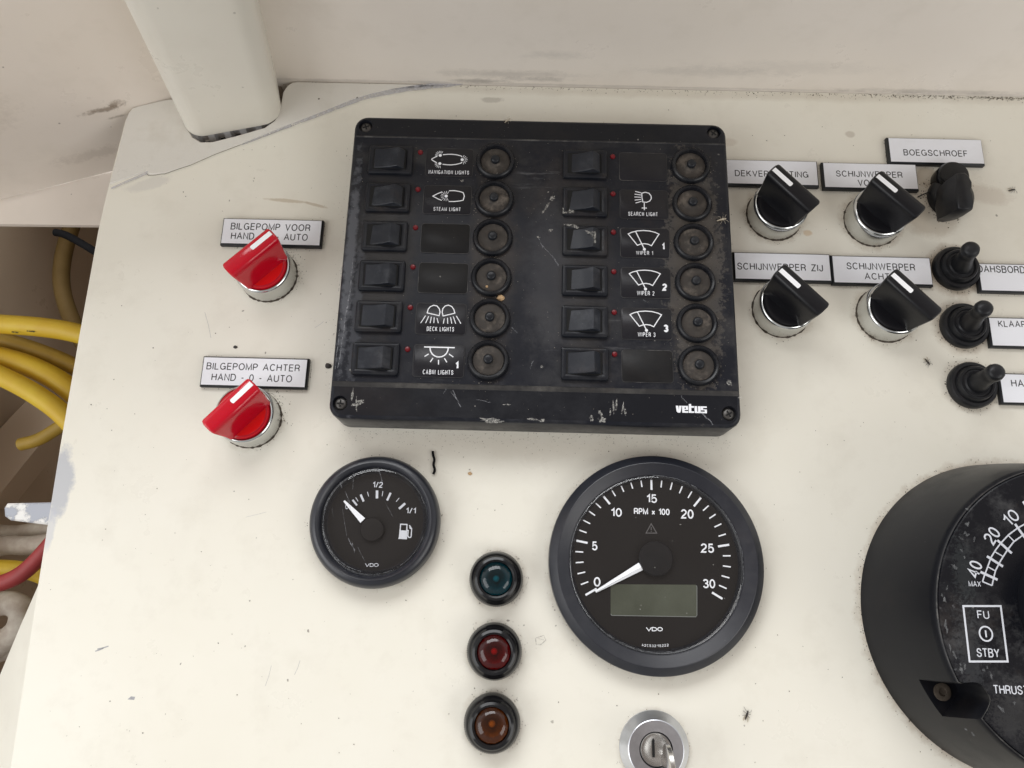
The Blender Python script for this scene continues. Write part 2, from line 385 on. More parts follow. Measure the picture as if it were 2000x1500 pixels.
M_ROCKER = dusty('worn_rocker_plastic', (.015, .0175, .024), (.14, .148, .165), .75, .25, (.35, .55), 90, .5, ((1.0, 9.0, 1), .56, .5))
M_BLANK = dusty('gloss_black_plate', (.006, .006, .007), amount=.12, rough=(.42, .55), brown=.1, spark=.35)
M_LEGEND = dusty('black_legend_plate', (.012, .012, .016), amount=.2, rough=(.3, .42), brown=.12, spark=.35)
M_EDGE = dusty('worn_dusty_edge', (.03, .03, .032), (.28, .27, .25), .95, .3, scale=120, spark=.6)
M_RIDGE = dusty('dusty_ridge', (.035, .034, .034), (.17, .16, .145), .9, .5, scale=60, spark=.5)
M_DUSTFACE = dusty('brown_dust_breaker', (.046, .040, .035), (.28, .24, .20), 1.0, .3, (.6, .9), 240, .8)
M_RING = dusty('black_breaker_ring', (.009, .010, .013), amount=.4, rough=(.25, .45), scale=120, brown=.15, spark=.4)
M_BUTTON = dusty('black_breaker_button', (.013, .015, .019), amount=.5, rough=(.3, .5), scale=220, brown=.1, spark=.4)
M_RUBBER = dusty('black_rubber', (.010, .0105, .0125), (.05, .05, .052), .6, .2, (.36, .55), 70, .3)
M_BEZEL = dusty('black_gauge_bezel', (.0145, .016, .0225), (.06, .06, .066), .4, .1, (.30, .42), 60, .45, spec=.55)
M_KNOB = dusty('black_knob_plastic', (.0085, .0085, .0105), (.03, .03, .033), .25, .05, (.30, .40), 60, .2)
M_THRUST = dusty('black_control_housing', (.006, .0065, .009), (.03, .03, .032), .4, .12, (.34, .48), 35, .45, spec=.16)
M_THRUSTFACE = dusty('black_control_face', (.006, .0065, .009), (.15, .15, .15), .8, .3, (.22, .42), 70, .8, None, [(-52, -14, 6, 22, .5, .25, (.085, .09, .095), 800, 3.6), (-38, -36, 12, 9, .5, .22, (.08, .078, .075), 800, 3.6), (-50, 18, 5, 16, .5, .22, (.07, .08, .08), 800, 3.6)])
M_LAMPBLACK = dusty('gloss_black_lamp', (.006, .006, .007), amount=.12, rough=(.12, .3), brown=.05, spark=.25)
M_DIAL = dusty('dark_dial', (.0065, .0050, .0046), amount=.0, rough=(.5, .6), brown=0, spark=.0)
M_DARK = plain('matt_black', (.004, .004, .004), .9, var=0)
M_SCREW = plain('dark_screw_metal', (.10, .095, .09), .45, .8, .5, 900)
M_PRINT = plain('white_print', (.84, .86, .90), .55, var=.1)
M_PRINT2 = plain('grey_print', (.62, .64, .69), .55, var=.1)
M_FAINT = plain('faint_print', (.09, .085, .085), .55, var=.1)
def broken(name, col, scale, lo, hi, top=1.0):
    m = NT(name); a = m.rng(m.noise(scale, 6, .75), lo, hi, 0.0, top); m.set(Base_Color=col, Roughness=.8, Alpha=a); return m.m
M_SMEAR = broken('dried_paint_smear', (.42, .41, .38), 900, .40, .62, .85)
M_SCRATCH = broken('pale_scratch', (.30, .31, .33), 700, .38, .6, .75)
M_SCUFF = broken('pale_scuff', (.20, .205, .21), 500, .34, .66, .7)
M_NEEDLE = plain('white_needle', (.92, .94, .98), .4, var=.05)
M_MARK = plain('white_knob_mark', (.92, .93, .95), .45, var=.03)
M_ENGRAVE = plain('black_engraving', (.012, .012, .016), .6, var=0)
M_BACKING = plain('black_plate_backing', (.008, .009, .012), .45, var=.1)
nm = NT('white_nameplate')
cc = nm.mix(nm.math('MULTIPLY', nm.rng(nm.noise(60, 5, .65), .5, .8), .25), (.84, .855, .90), (.55, .53, .50))
cc = nm.mix(nm.math('MULTIPLY', nm.specks(200, .1, .86), .6), cc, (.12, .1, .09)); nm.set(Base_Color=cc, Roughness=.4); M_PLATE = nm.m
ch = NT('worn_chrome')
ch.set(Base_Color=ch.mix(ch.math('MULTIPLY', ch.rng(ch.noise(160, 6, .7), .5, .75), .35), (.60, .61, .60), (.46, .46, .45)), Metallic=1.0, Roughness=ch.rng(ch.noise(60, 3), .4, .7, .14, .24)); M_CHROME = ch.m
M_ALU = plain('turned_aluminium', (.62, .64, .68), .32, 1.0, .15, 300)
M_ALUFACE = plain('satin_aluminium', (.46, .46, .48), .42, 1.0, .15, 300)
M_STEEL = plain('worn_key_steel', (.55, .54, .52), .25, 1.0, .25, 300)
bmn = NT('chipped_tab_paint'); bmn.set(Base_Color=bmn.mix(bmn.rng(bmn.noise(75, 7, .7), .47, .53), (.80, .79, .76), (.40, .42, .47)), Roughness=.5); bmn.bump(bmn.rng(bmn.noise(75, 7, .7), .47, .53), .6, .0006); M_BAREMETAL = bmn.m
M_LCD = plain('grey_green_lcd', (.058, .064, .046), .25, var=.3, scale=40)
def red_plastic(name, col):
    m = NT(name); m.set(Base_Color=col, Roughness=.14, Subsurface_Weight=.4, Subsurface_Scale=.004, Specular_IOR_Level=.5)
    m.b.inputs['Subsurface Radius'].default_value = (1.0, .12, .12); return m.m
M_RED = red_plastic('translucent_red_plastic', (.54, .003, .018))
M_RED2 = red_plastic('glow_tinted_red_plastic', (.80, .012, .014))  # brighter copy of the grip red, glow of light through it put into colour
M_LED = NT('dark_red_led'); M_LED.set(Base_Color=(.15, .005, .010), Roughness=.3); M_LED = M_LED.m
def glass(name, tint=(1, 1, 1), rough=.03, ior=1.45):
    m = NT(name); t = m.t; t.nodes.remove(m.b)
    out = [x for x in t.nodes if x.type == 'OUTPUT_MATERIAL'][0]
    tr = m.n('BsdfTransparent'); tr.inputs[0].default_value = (*tint, 1)
    gl = m.n('BsdfGlossy'); gl.inputs['Roughness'].default_value = rough
    lw = m.n('LayerWeight', Blend=.5); fr = m.math('ADD', m.math('MULTIPLY', m.math('POWER', lw.outputs['Facing'], 5.0), .93), .045); mx = m.n('MixShader')
    m.l(fr, mx.inputs[0]); m.l(tr.outputs[0], mx.inputs[1]); m.l(gl.outputs[0], mx.inputs[2]); m.l(mx.outputs[0], out.inputs[0])
    return m.m
M_GLASS = glass('gauge_glass')
LENS = {'green': glass('green_lens', (.03, .34, .40), .05), 'red': glass('red_lens', (.60, .012, .03), .05), 'amber': glass('amber_lens', (.58, .27, .04), .05)}
M_REFLECT = plain('lamp_reflector', (.20, .20, .20), .3, .3, .2, 500)
M_FILAMENT = plain('lamp_bulb', (.50, .50, .48), .2, var=0)
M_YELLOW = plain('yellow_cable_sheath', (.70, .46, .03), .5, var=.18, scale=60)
M_YELLOW2 = plain('darker_yellow_cable_sheath', (.42, .27, .03), .55, var=.2, scale=60)  # darker yellow for the two thinnest yellow cables
M_YELLOW3 = plain('shaded_yellow_cable_sheath', (.12, .07, .012), .8, var=.2, scale=60)  # same yellow sheath with the compartment's shade put into its colour
M_REDCABLE = plain('red_cable_sheath', (.32, .03, .03), .5, var=.2, scale=60)
M_BLACKCABLE = plain('black_cable_sheath', (.004, .004, .005), .8, var=0, Specular_IOR_Level=.15)
M_ROPE = plain('pale_rope', (.60, .53, .45), .8, var=.5, scale=90)
M_HOSE = plain('grey_ribbed_hose', (.62, .62, .64), .5, var=.3, scale=80)
sk = NT('dirt_fleck')
geo = sk.n('NewGeometry'); rp = sk.n('ValToRGB'); sk.l(geo.outputs['Random Per Island'], rp.inputs[0])
rp.color_ramp.elements[0].color = (.02, .017, .014, 1); rp.color_ramp.elements[1].color = (.30, .24, .17, 1)
k = rp.color_ramp.elements.new(.6); k.color = (.10, .075, .05, 1)
sk.set(Base_Color=rp.outputs[0], Roughness=.9); M_SPECK = sk.m
M_BUG = plain('insect_body', (.025, .02, .017), .6, var=.3, scale=900)
M_WING = glass('insect_wing', (.72, .68, .62), .2)
M_PALEBUG = plain('pale_insect_leg', (.45, .40, .32), .6, var=.2)
M_GRIME = plain('brown_grime', (.055, .042, .03), .9, var=.5, scale=400)
M_CRUMB = plain('tan_crumb', (.42, .28, .15), .8, var=.5, scale=900)

# ------------------------------------------------------------------ thing helpers
def tag(o, label=None, cat=None, group=None, kind=None):
    if label: o['label'] = label
    if cat: o['category'] = cat
    if group: o['group'] = group
    if kind: o['kind'] = kind
    return o
def thing(name, label, cat, loc=(0, 0, 0), rz=0.0, group=None):
    o = bpy.data.objects.new(name, None); COL.objects.link(o); o.empty_display_size = .005
    o.location = Vector(loc) * MM; o.rotation_euler = (0, 0, rz)
    return tag(o, label, cat, group)
def kids(o): return [c for c in COL.objects if c.parent == o]
def copy_tree(o, parent=None):
    c = o.copy(); COL.objects.link(c)
    if parent is not None: c.parent = parent
    for ch in kids(o): copy_tree(ch, c)
    return c

# ================================================================== STRUCTURE
# dashboard plate, with the notch the window post stands in
notch = [(-165, 115.3), (-168.2, 114.6), (-170.6, 112.6), (-172.6, 108.4), (-173.2, 98.4), (-175.4, 89.8), (-180.4, 85.2), (-196.2, 79.4), (-208.5, 75.5), (-214.9, 75.2), (-219.8, 78.0), (-223.4, 83.6), (-226.4, 92.0), (-228.8, 98.4), (-231, 101.4), (-235, 102.2), (-239.5, 101.4), (-253.3, 97.1), (-256.4, 95.6), (-258.0, 92.4), (-258.6, 88)]
outline = [(420, 115.9)] + notch + [(-260.4, 60), (-261.6, 40), (-262.3, 20), (-262.0, -40), (-261.3, -96), (-260.6, -125), (-260.2, -140), (-259.4, -170), (-258.2, -205), (-257.3, -242), (-255, -420), (420, -420)]
db = MB()
o1 = [(p[0], p[1], 0) for p in outline]
lip = offset_poly(outline, 1.0)
# only the free left edge gets a rounded lip: the rest keeps its line
lipz = [(l if (p[0] < -256 and p[1] < 90) else p) for l, p in zip(lip, outline)]
db.loft([o1, [(p[0] * .35 + q[0] * .65, p[1] * .35 + q[1] * .65, -.35) for p, q in zip(outline, lipz)], [(q[0], q[1], -1.1) for q in lipz], [(q[0], q[1], -4) for q in lipz]][::-1])
dash = db.build('dashboard', M_DASH, angle=20); tag(dash, 'cream painted boat dashboard plate flecked with dirt, holding all the switches and gauges', 'dashboard', kind='structure')
# thin second plate round the post, ending along the filled diagonal seam
crack = [at2(*q) for q in [(900, 161), (820, 168), (760, 177), (700, 191), (630, 220), (560, 246), (490, 274), (420, 300), (370, 322), (322, 339), (316, 339), (304, 341), (290, 341), (286, 336), (262, 344), (216, 367)]]
inner = [p for p in notch]
pp = [(-80, 115.35)] + inner + [(-260.2, 62), (-261.3, 48)] + crack[::-1][1:]
pm = MB(); up = offset_poly(pp, -.5)
vs, fs = plate_holes([(q[0], q[1]) for q in up], [], .5); pm.add(vs, fs)
n_ = len(pp); ring = [(q[0], q[1], .5) for q in up] + [(p[0], p[1], .02) for p in pp]
pm.add(ring, [(i, n_ + i, n_ + (i + 1) % n_, (i + 1) % n_) for i in range(n_)])
pm.build('corner_plate', M_PATCH, dash, angle=20)
sm = MB()
seam = smooth_poly([at2(*q, .5) for q in [(905, 161), (820, 168), (760, 178), (700, 192), (630, 221), (560, 247), (470, 283)]], 2, False)
ns_ = len(seam); L_ = []; R_ = []
for i, p in enumerate(seam):
    u = i / (ns_ - 1); wd = 3.4 * (1 - u) ** .6 * min(1, u * 6 + .3) + .3
    L_.append((p[0] - .15, p[1] + .35 * wd, .56)); R_.append((p[0] + .3, p[1] - .65 * wd + random.uniform(-.2, .2), .56))
sm.add(L_ + R_, [(i, i + 1, ns_ + i + 1, ns_ + i) for i in range(ns_ - 1)])
for q0, q1 in (((288, 336), (218, 366)),):
    a = Vector(at2(*q0, .5)); b = Vector(at2(*q1, .5))
    sm.add([(a.x, a.y + .6, .6), (a.x + .2, a.y - 1.4, .6), (b.x, b.y - 1.2, .6), (b.x, b.y, .6)], [(3, 2, 1, 0)])
ck = MB(); cp = [at2(*q, .5) for q in [(286, 337), (290, 342), (304, 341), (316, 339), (322, 339), (345, 331), (372, 322), (420, 301), (455, 288), (490, 275), (530, 260), (570, 244)]]
ck.stroke([(p[0] + random.uniform(-.15, .15), p[1] - .2 + random.uniform(-.12, .12)) for p in cp], .26, .53); ck.build('seam_crack', M_GRIME, dash)
sm.build('filler_seam', broken('grey_blue_filler', (.52, .515, .54), 300, .25, .62, .85), dash)
# tab welded to the left edge
tb = MB(); tp = [at2(*q, -1) for q in [(14, 983), (100, 981), (118, 1000), (100, 1026), (20, 1016), (9, 1008), (8, 992)]]
tb.loft([[(p[0], p[1], -4.5) for p in tp[::-1]], [(p[0], p[1], -1.4) for p in tp[::-1]], [(p[0], p[1], -.6) for p in offset_poly(tp, -.8)[::-1]]])
tb.build('edge_tab', M_BAREMETAL, dash)
scm = MB()
for (x0, y0, x1, y1, wd) in ((186, 1272, 202, 1266, .5), (190, 1268, 212, 1262, .5), (1225, 1090, 1230, 1092, .3), (575, 1318, 586, 1290, .14), (518, 1340, 530, 1300, .12), (400, 610, 412, 660, .15), (615, 640, 632, 628, .12), (480, 1010, 520, 1000, .1)):
    a = at2(x0, y0); b = at2(x1, y1); scm.stroke([a, ((a[0] + b[0]) / 2 + .3, (a[1] + b[1]) / 2), b], wd, .03)
scm.poly([at2(*q) for q in [(249, 1366), (256, 1360), (264, 1361), (262, 1367)]][::-1], .035)
tag(scm.build('scratch', plain('grey_scratch', (.33, .33, .34), .6, var=.3, scale=900), dash), kind='stuff')

# windscreen wall behind the dashboard
wm = MB(); wm.loft([[(-260, 115.9, z), (420, 115.9, z), (420, 119.9, z), (-260, 119.9, z)] for z in (-60, 420 * .4)])
tag(wm.build('wall', M_WALL), 'cream wall rising along the far edge of the dashboard, smudged above the joint', 'wall', kind='structure')
# side wall at the corner
ta = Vector((.952, .310)); A0 = Vector((-257.4, 95.9)); na = Vector((-.310, .952))
def sw(s, zz, off=0.0):
    p = A0 + ta * s + na * off; return (p.x, p.y, zz)
wm = MB(); wm.loft([[sw(-200, z), sw(64, z), sw(64, z, 4), sw(-200, z, 4)] for z in (-49, 170)])
tag(wm.build('side_wall', M_SIDEWALL), 'pinkish cream side wall plate left of the window post', 'wall', kind='structure')
e0 = at(-120, 441, -52.5); e1 = at(300, 441, -52.5)
lp = [(e0.x, e0.y), (e1.x, e1.y), (e1.x, 100), sw(20, 0, 3)[:2], sw(-200, 0, 3)[:2]]
def lz(p): return -49.3 - max(0, (p[0] + 330)) * .05
wm = MB(); wm.loft([[(p[0], p[1], lz(p) - 3) for p in lp], [(p[0], p[1], lz(p)) for p in lp]])
tag(wm.build('wall_flange', M_SIDEWALL), 'narrow cream ledge below the side wall over the dark opening', 'wall', kind='structure')
# compartment under the side wall
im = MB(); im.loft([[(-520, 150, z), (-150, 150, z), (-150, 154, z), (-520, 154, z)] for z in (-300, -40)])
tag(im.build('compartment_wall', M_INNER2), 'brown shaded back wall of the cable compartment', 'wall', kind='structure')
im = MB(); im.loft([[(-560, -420, z), (-150, -420, z), (-150, 150, z), (-560, 150, z)] for z in (-304, -300)])
tag(im.build('compartment_floor', M_INNER), 'shaded compartment floor below the cables', 'floor', kind='structure')
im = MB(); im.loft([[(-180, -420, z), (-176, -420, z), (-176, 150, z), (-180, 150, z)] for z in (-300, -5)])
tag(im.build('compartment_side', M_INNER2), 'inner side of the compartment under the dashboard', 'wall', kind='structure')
# diagonal frame bar in the compartment
im = MB(); im.loft([[(-404, -420, z), (-400, -420, z), (-400, 150, z), (-404, 150, z)] for z in (-300, -95)])  # added side wall that keeps light from the left out of the compartment
tag(im.build('light_blocking_side', M_INNER), 'brown side wall beyond the cables, added to block light from the left', 'wall', kind='structure')
def slab(name, pts, z, th, mat, label, cat, kind=None):
    b = MB(); q = [at2(x, y, z) for x, y in pts]; b.prism(q, z - th, z)
    return tag(b.build(name, mat), label, cat, kind=kind)
slab('frame_bar', [(-60, 900), (62, 772), (140, 790), (-20, 990)], -150, 22, M_INNER, 'diagonal tan frame bar in the compartment below the yellow cables', 'frame bar')
slab('frame_bar', [(-40, 435), (95, 435), (-40, 560)], -165, 20, M_INNER, 'brown angled bracket in the upper left of the cable compartment', 'frame bar')
# flared skirt of the console
sk_ = MB(); a = [at(112, 1040, -6), at(84, 1122, -14), at(40, 1222, -26), at(0, 1318, -34), at(-60, 1460, -44), at(-120, 1620, -52)]
b_ = [(-256.5, p.y, -3.9 if i else -3.9) for i, p in enumerate(a)]
sk_.loft([[tuple(p) for p in a], b_, [(q[0], q[1], q[2] - 2.5) for q in b_], [(p.x, p.y, p.z - 2.5) for p in a]], False, False, False)
tag(sk_.build('console_skirt', M_DASH), 'white painted skirt sloping away under the left dashboard edge', 'panel', kind='structure')

# window post
axis = Vector((0.1594, -0.0318, 0.9867)); zx = Vector((math.cos(R(13.5)), math.sin(R(13.5)), 0)); zy = Vector((-zx.y, zx.x, 0))
def post_ring(h, inset=0.0):
    base = Vector((-198.4, 82.3, 0)) + zx * 1.7 + zy * 23 + axis * h; out = []
    for p in rrect(0, 0, 27.1 - inset, 23 - inset, 11 - inset, 0, 8): out.append(tuple(base + zx * p[0] + zy * p[1]))
    return out
post = thing('window_post', 'cream square window post with rounded corners standing in the notch of the dashboard', 'post', (-199.2, 100, 0))
pb = MB(); pb.loft([post_ring(.2, 2.2), post_ring(.2, .6), post_ring(.8), post_ring(60), post_ring(190)], True, True)
pb.build('tube', M_POST, post, offset=(-199.2, 100, 0))
wl = MB(); path = []
for i in range(15):
    q = Vector((-199.2, 82.6, 0)) + zy * (31 + random.uniform(-1, 1)) + zx * (28.6 + random.uniform(-.6, .6)) + axis * (3 + i * 4.2); path.append(tuple(q))
wl.tube(path, [random.uniform(1.0, 2.6) for _ in path], 8); wl.build('weld_bead', M_POST, post, offset=(-199.2, 100, 0))
# ribbed hose in the gap below the post
hs = MB(); dirv = zx; c0 = Vector((-221, 70, -20))
pth = []; rad = []
for i in range(61):
    pth.append(tuple(c0 + zx * i * .9 + zy * 17 + Vector((0, 0, 8)))); rad.append(7.0 if (i % 10) < 5 else 3.0)
hs.tube(pth, rad, 14); tag(hs.build('ribbed_hose', M_HOSE), 'grey ribbed hose in the dark gap below the window post', 'hose')
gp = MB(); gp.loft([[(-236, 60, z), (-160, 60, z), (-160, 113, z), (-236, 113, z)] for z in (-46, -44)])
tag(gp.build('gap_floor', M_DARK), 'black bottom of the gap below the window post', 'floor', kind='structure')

# ================================================================== cables
def cable(name, pts, r, mat, label, z=None, cat='cable', group='yellow cables beside the dashboard'):
    pp = [tuple(at(p[0], p[1], p[2])) for p in pts]; pp = smooth_poly(pp, 3, False)
    b = MB(); b.tube(pp, r, 14); o = b.build(name, mat); return tag(o, label, cat, group)
cable('yellow_cable', [(-80, 626, -70), (0, 633, -70), (80, 638, -68), (160, 651, -66), (260, 690, -70)], 6.0, M_YELLOW, 'uppermost thick yellow cable crossing level from the left photo edge', )
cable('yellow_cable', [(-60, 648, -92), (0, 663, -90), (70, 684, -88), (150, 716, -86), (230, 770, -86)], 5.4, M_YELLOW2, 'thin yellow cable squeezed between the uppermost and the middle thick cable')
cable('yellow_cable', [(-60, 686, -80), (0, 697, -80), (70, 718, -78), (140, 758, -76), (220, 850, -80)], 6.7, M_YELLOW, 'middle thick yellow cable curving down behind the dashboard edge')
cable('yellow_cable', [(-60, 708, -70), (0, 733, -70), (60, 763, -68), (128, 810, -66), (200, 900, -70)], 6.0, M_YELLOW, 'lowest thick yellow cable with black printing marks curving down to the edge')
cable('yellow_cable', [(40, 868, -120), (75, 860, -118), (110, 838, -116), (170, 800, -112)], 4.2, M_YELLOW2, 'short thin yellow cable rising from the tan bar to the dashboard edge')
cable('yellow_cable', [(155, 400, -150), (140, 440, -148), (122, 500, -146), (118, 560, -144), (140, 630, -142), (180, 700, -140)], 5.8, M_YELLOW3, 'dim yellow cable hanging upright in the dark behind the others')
cable('yellow_cable', [(-50, 1112, -135), (20, 1108, -133), (90, 1122, -133), (160, 1180, -133)], 5.5, M_YELLOW, 'yellow cable just above the red cable low in the compartment')
cable('black_cable', [(108, 454, -110), (125, 457, -109), (150, 470, -106), (190, 494, -100), (230, 520, -98)], 2.6, M_BLACKCABLE, 'thin black cable ending in the dark below the wall strip', group='other cables')
cable('red_cable', [(-50, 1150, -112), (0, 1141, -112), (40, 1124, -110), (75, 1092, -108), (110, 1050, -106)], 5.0, M_REDCABLE, 'red cable coming out under the chipped edge tab', group='other cables')
for i, (pts, r, lb) in enumerate((([(-60, 1085, -150), (10, 1062, -148), (60, 1068, -146), (140, 1050, -144)], 6.5, 'pale rope lying just above the low yellow cable'),
                     ([(-60, 1205, -150), (10, 1172, -147), (48, 1190, -145), (38, 1235, -147), (-10, 1262, -150), (-60, 1300, -152)], 8, 'pale rope loop lying below the red cable'),
                     ([(-60, 1025, -160), (20, 1046, -158), (90, 1030, -156), (150, 1040, -156)], 5.5, 'pale rope lying deepest, level with the edge tab'),
                     ([(-60, 1300, -165), (0, 1275, -160), (40, 1262, -158), (80, 1210, -156)], 6, 'pale rope lying lowest, beside the white skirt'))):
    cable('rope', pts, r, M_ROPE, lb, cat='rope', group='ropes in the compartment')
for (pts, z0, r_) in (([(22, 648), (30, 649), (36, 650)], -64.3, 1), ([(52, 722 - 76), (60, 647), (68, 648)], -63.2, 1), ([(24, 756), (30, 759), (36, 763)], -70.1, 1), ([(66, 783), (74, 789), (82, 795), (90, 801)], -68.6, 1)):
    mk = MB(); mk.stroke([at2(p[0], p[1], z0) for p in pts], .9, z0)
    cb = [o for o in COL.objects if o.name.startswith('yellow_cable')][0 if pts[0][1] < 700 else 3]
    mk.build('printing', broken('cable_printing', (.02, .02, .02), 900, .42, .5, .9), cb)

# ================================================================== SWITCH PANEL
PC = (-27.55, -2.34, 0); PZ = 22.0
panel = thing('switch_panel', 'large black twelve way switch panel with rocker switches and round breakers, scuffed and dusty', 'switch panel', PC)
b = MB(); HW, HH = 97.35, 81.4
SCR = [(-119.0, 73.1), (63.3, 73.9), (-119.6, -76.3), (64.0, -76.6)]
prof = [(.6, 0), (0, 1.5), (0, 20.0), (.35, 21.1), (1.0, 21.75), (1.9, 22.0)]
rings = [rrect(PC[0], PC[1], HW - i, HH - i, 7 - i, z, 6) for i, z in prof]
b.loft(rings, True, False)
holes = [circ(s, 3.6) for s in SCR]
vs, fs = plate_holes([p[:2] for p in rings[-1]], holes, PZ); b.add(vs, fs)
for s in SCR:
    b.lathe([(3.6, PZ), (3.5, PZ - 2.2)], (s[0], s[1], 0), 24, False, True)
b.build('housing', M_PANEL, panel, offset=PC, angle=25)
# cleaner bands across the top and the bottom
top_ring = [p[:2] for p in rings[-1]]
def band(y0, up):
    xs = [p for p in top_ring if (p[1] > y0) == up]
    # start at the point nearest the cut on the one side
    n_ = len(top_ring); idx = [i for i in range(n_) if (top_ring[i][1] > y0) == up]
    st = next(i for i in idx if ((i - 1) % n_) not in idx); seq = []
    i = st
    while i in idx: seq.append(top_ring[i]); i = (i + 1) % n_
    return [(seq[0][0], y0)] + seq + [(seq[-1][0], y0)]
for y0, up, hs_ in ((67.0, True, SCR[:2]), (-67.8, False, SCR[2:])):
    b = MB(); o_ = band(y0, up); vs, fs = plate_holes(o_, [circ(s_, 3.6) for s_ in hs_], PZ + .03); b.add(vs, fs); b.build('band', M_BAND, panel, offset=PC)
# ridges that divide off the top and the bottom band
b = MB()
b.loft([[(PC[0] - HW + .8, y, z), (PC[0] + HW - .8, y, z)] for y, z in ((-65.6, 22.0), (-66.2, 22.55), (-67.6, 22.5), (-68.2, 22.02))], False, False, False)
b.build('ridge', M_RIDGE, panel, offset=PC)
b = MB()
b.loft([[(PC[0] - HW + .8, y, z), (PC[0] + HW - .8, y, z)] for y, z in ((67.3, 22.02), (67.0, 22.35), (66.6, 22.35), (66.3, 22.0))], False, False, False)
b.build('ridge', M_EDGE, panel, offset=PC)
def screw_mb():
    b = MB(); b.lathe([(2.9, 0), (2.8, .5), (2.1, 1.0), (1.0, 1.25)], n=24); return b
b = screw_mb(); sc0 = b.build('screw', M_SCREW, panel)
b = MB(); 
for a_ in (R(20), R(110)):
    d = Vector((math.cos(a_), math.sin(a_))) * 1.7; b.stroke([-d, d], .75, 1.36 + .01 * (a_ > 1))
cr0 = b.build('cross_slot', M_DARK, sc0)
def place_part(proto, parent, p):
    o = proto if not proto.get('_used') else copy_tree(proto, parent)
    proto['_used'] = 1
    o.location = (Vector(p) - Vector(PC)) * MM
    return o
for i, s in enumerate(SCR):
    o = place_part(sc0, panel, (s[0], s[1], PZ - 2.1)); o.rotation_euler.z = R(33 * i)

ROWY = [53.2 - 21.4 * i for i in range(6)]
# rocker switch
b = MB(); b.rbox(0, 0, 11.3, 8.05, 1.2, [(-.0, 0), (0, 1.5), (.35, 2.0), (1.0, 2.2), (2.3, 2.2), (2.9, 1.7)], 4)
sw0 = b.build('rocker_switch', M_FRAME, panel)
b = MB()
prof = [(-8.0, .9), (-7.9, 1.9), (-7.4, 2.35), (-3.5, 3.0), (.5, 4.1), (3.6, 5.5), (4.3, 5.75), (4.9, 5.4), (7.9, 2.2), (8.0, .9)]
def rk(y, k): return [(x * (1 - .012 * k), y, z - .25 * k if z > 1.5 else z) for x, z in prof]
b.loft([rk(5.3, 1), rk(5.0, 0), rk(-5.0, 0), rk(-5.3, 1)])
rk0 = b.build('rocker', M_ROCKER, sw0, loc=(-.4, 0, 0), angle=30)
b = MB(); b.rbox(-.4, 0, 8.35, 5.6, .3, [(0, 1.0), (0, 2.215)], 2)
b = MB(); b.add([(p[0], p[1], 2.22) for p in rrect(-.4, 0, 8.5, 5.75, .5, 0, 2)], [tuple(range(12))]); b.build('opening', M_DARK, sw0)
# indicator light
b = MB(); b.lathe([(1.35, 0), (1.3, .5), (1.0, .9), (.4, 1.05)], n=20); led0 = b.build('indicator_light', M_LED, panel)
# breaker
b = MB(); b.lathe([(10.0, 0), (10.05, 1.4), (9.6, 2.5), (8.9, 2.9), (8.1, 2.6), (7.6, 1.7), (7.5, .7)], n=48, cap1=False); br0 = b.build('breaker', M_RING, panel)
b = MB(); b.lathe([(7.55, .7), (7.3, 1.0), (5, 1.15), (3.4, 1.3), (2.7, 1.9), (2.5, 2.2)], n=40, cap1=True); b.build('face', M_DUSTFACE, br0)
b = MB(); b.lathe([(2.3, 1.5), (2.3, 3.6), (1.9, 4.2), (1.2, 4.45)], n=24); b.build('button', M_BUTTON, br0)
for cx0 in (0, 100.4):
    for r_, y in enumerate(ROWY):
        o = place_part(sw0, panel, (-104.2 + cx0 - (.3 if cx0 else 0), y - .6, PZ))
        for c_ in kids(o):
            if c_.name.startswith('rocker'): c_.rotation_euler = (random.uniform(-.035, .035), random.uniform(-.06, .05), random.uniform(-.02, .02))
        place_part(led0, panel, (-89.3 + cx0 - (.8 if cx0 else 0), y + 4.9, PZ))
        o = place_part(br0, panel, (-50.2 + cx0, y + .1, PZ)); o.rotation_euler.z = random.uniform(0, 6)
# legend plates
legend = {}
for ci, cx0 in enumerate((0, 99.9)):
    for r_, y in enumerate(ROWY):
        blank = (ci, r_) in ((0, 2), (0, 3), (1, 0), (1, 5))
        b = MB(); b.rbox(0, 0, 12.3, 8.1, 1.6, [(0, 0), (0, .16), (.08, .22)], 5)
        o = b.build('legend_plate', (M_BLANK if blank and (ci, r_) != (1, 0) else M_LEGEND), panel, loc=Vector((-74 + cx0, y - .7, PZ)) - Vector(PC))
        rr = rrect(0, 0, 12.25, 8.05, 1.6, 0, 5); e_ = MB(); e_.stroke([p[:2] for p in rr], .3, .235, True); e_.build('border', M_EDGE, o)
        legend[(ci, r_)] = (o, (-74 + cx0, y - .7, PZ))
SZ = PZ + .26
zn = lambda x, y: at2(700 + x / 8.3333, 260 + y / 8.3333, SZ)
z3 = lambda x, y: at2(620 + x / 4.166, 500 + y / 4.166, SZ)
z4 = lambda x, y: at2(1040 + x / 4.545, 200 + y / 4.545, SZ)
z5 = lambda x, y: at2(1040 + x / 4.166, 500 + y / 4.166, SZ)
def pxn(f, *b):
    s, ox, oy = f; return (ox + b[0] / s, oy + b[1] / s, ox + b[2] / s, oy + b[3] / s)
FN, F3, F4, F5 = (8.3333, 700, 260), (4.166, 620, 500), (4.545, 1040, 200), (4.166, 1040, 500)
def rays(b, z, c, r0, r1, angs, wd=.24):
    C_ = Vector(z(*c)); k = (Vector(z(c[0] + 10, c[1])) - C_).length / 10
    for a_ in angs:
        d = Vector((math.cos(R(a_)), math.sin(R(a_)))); b.stroke([C_ + d * r0 * k, C_ + d * r1 * k], wd, SZ)
def sym(key, b, txt=None):
    o, loc = legend[key]; b.build('symbol', M_PRINT, o, offset=loc)
    if txt: txt.build('lettering', M_PRINT, o, offset=loc)
W = .48
b = MB()
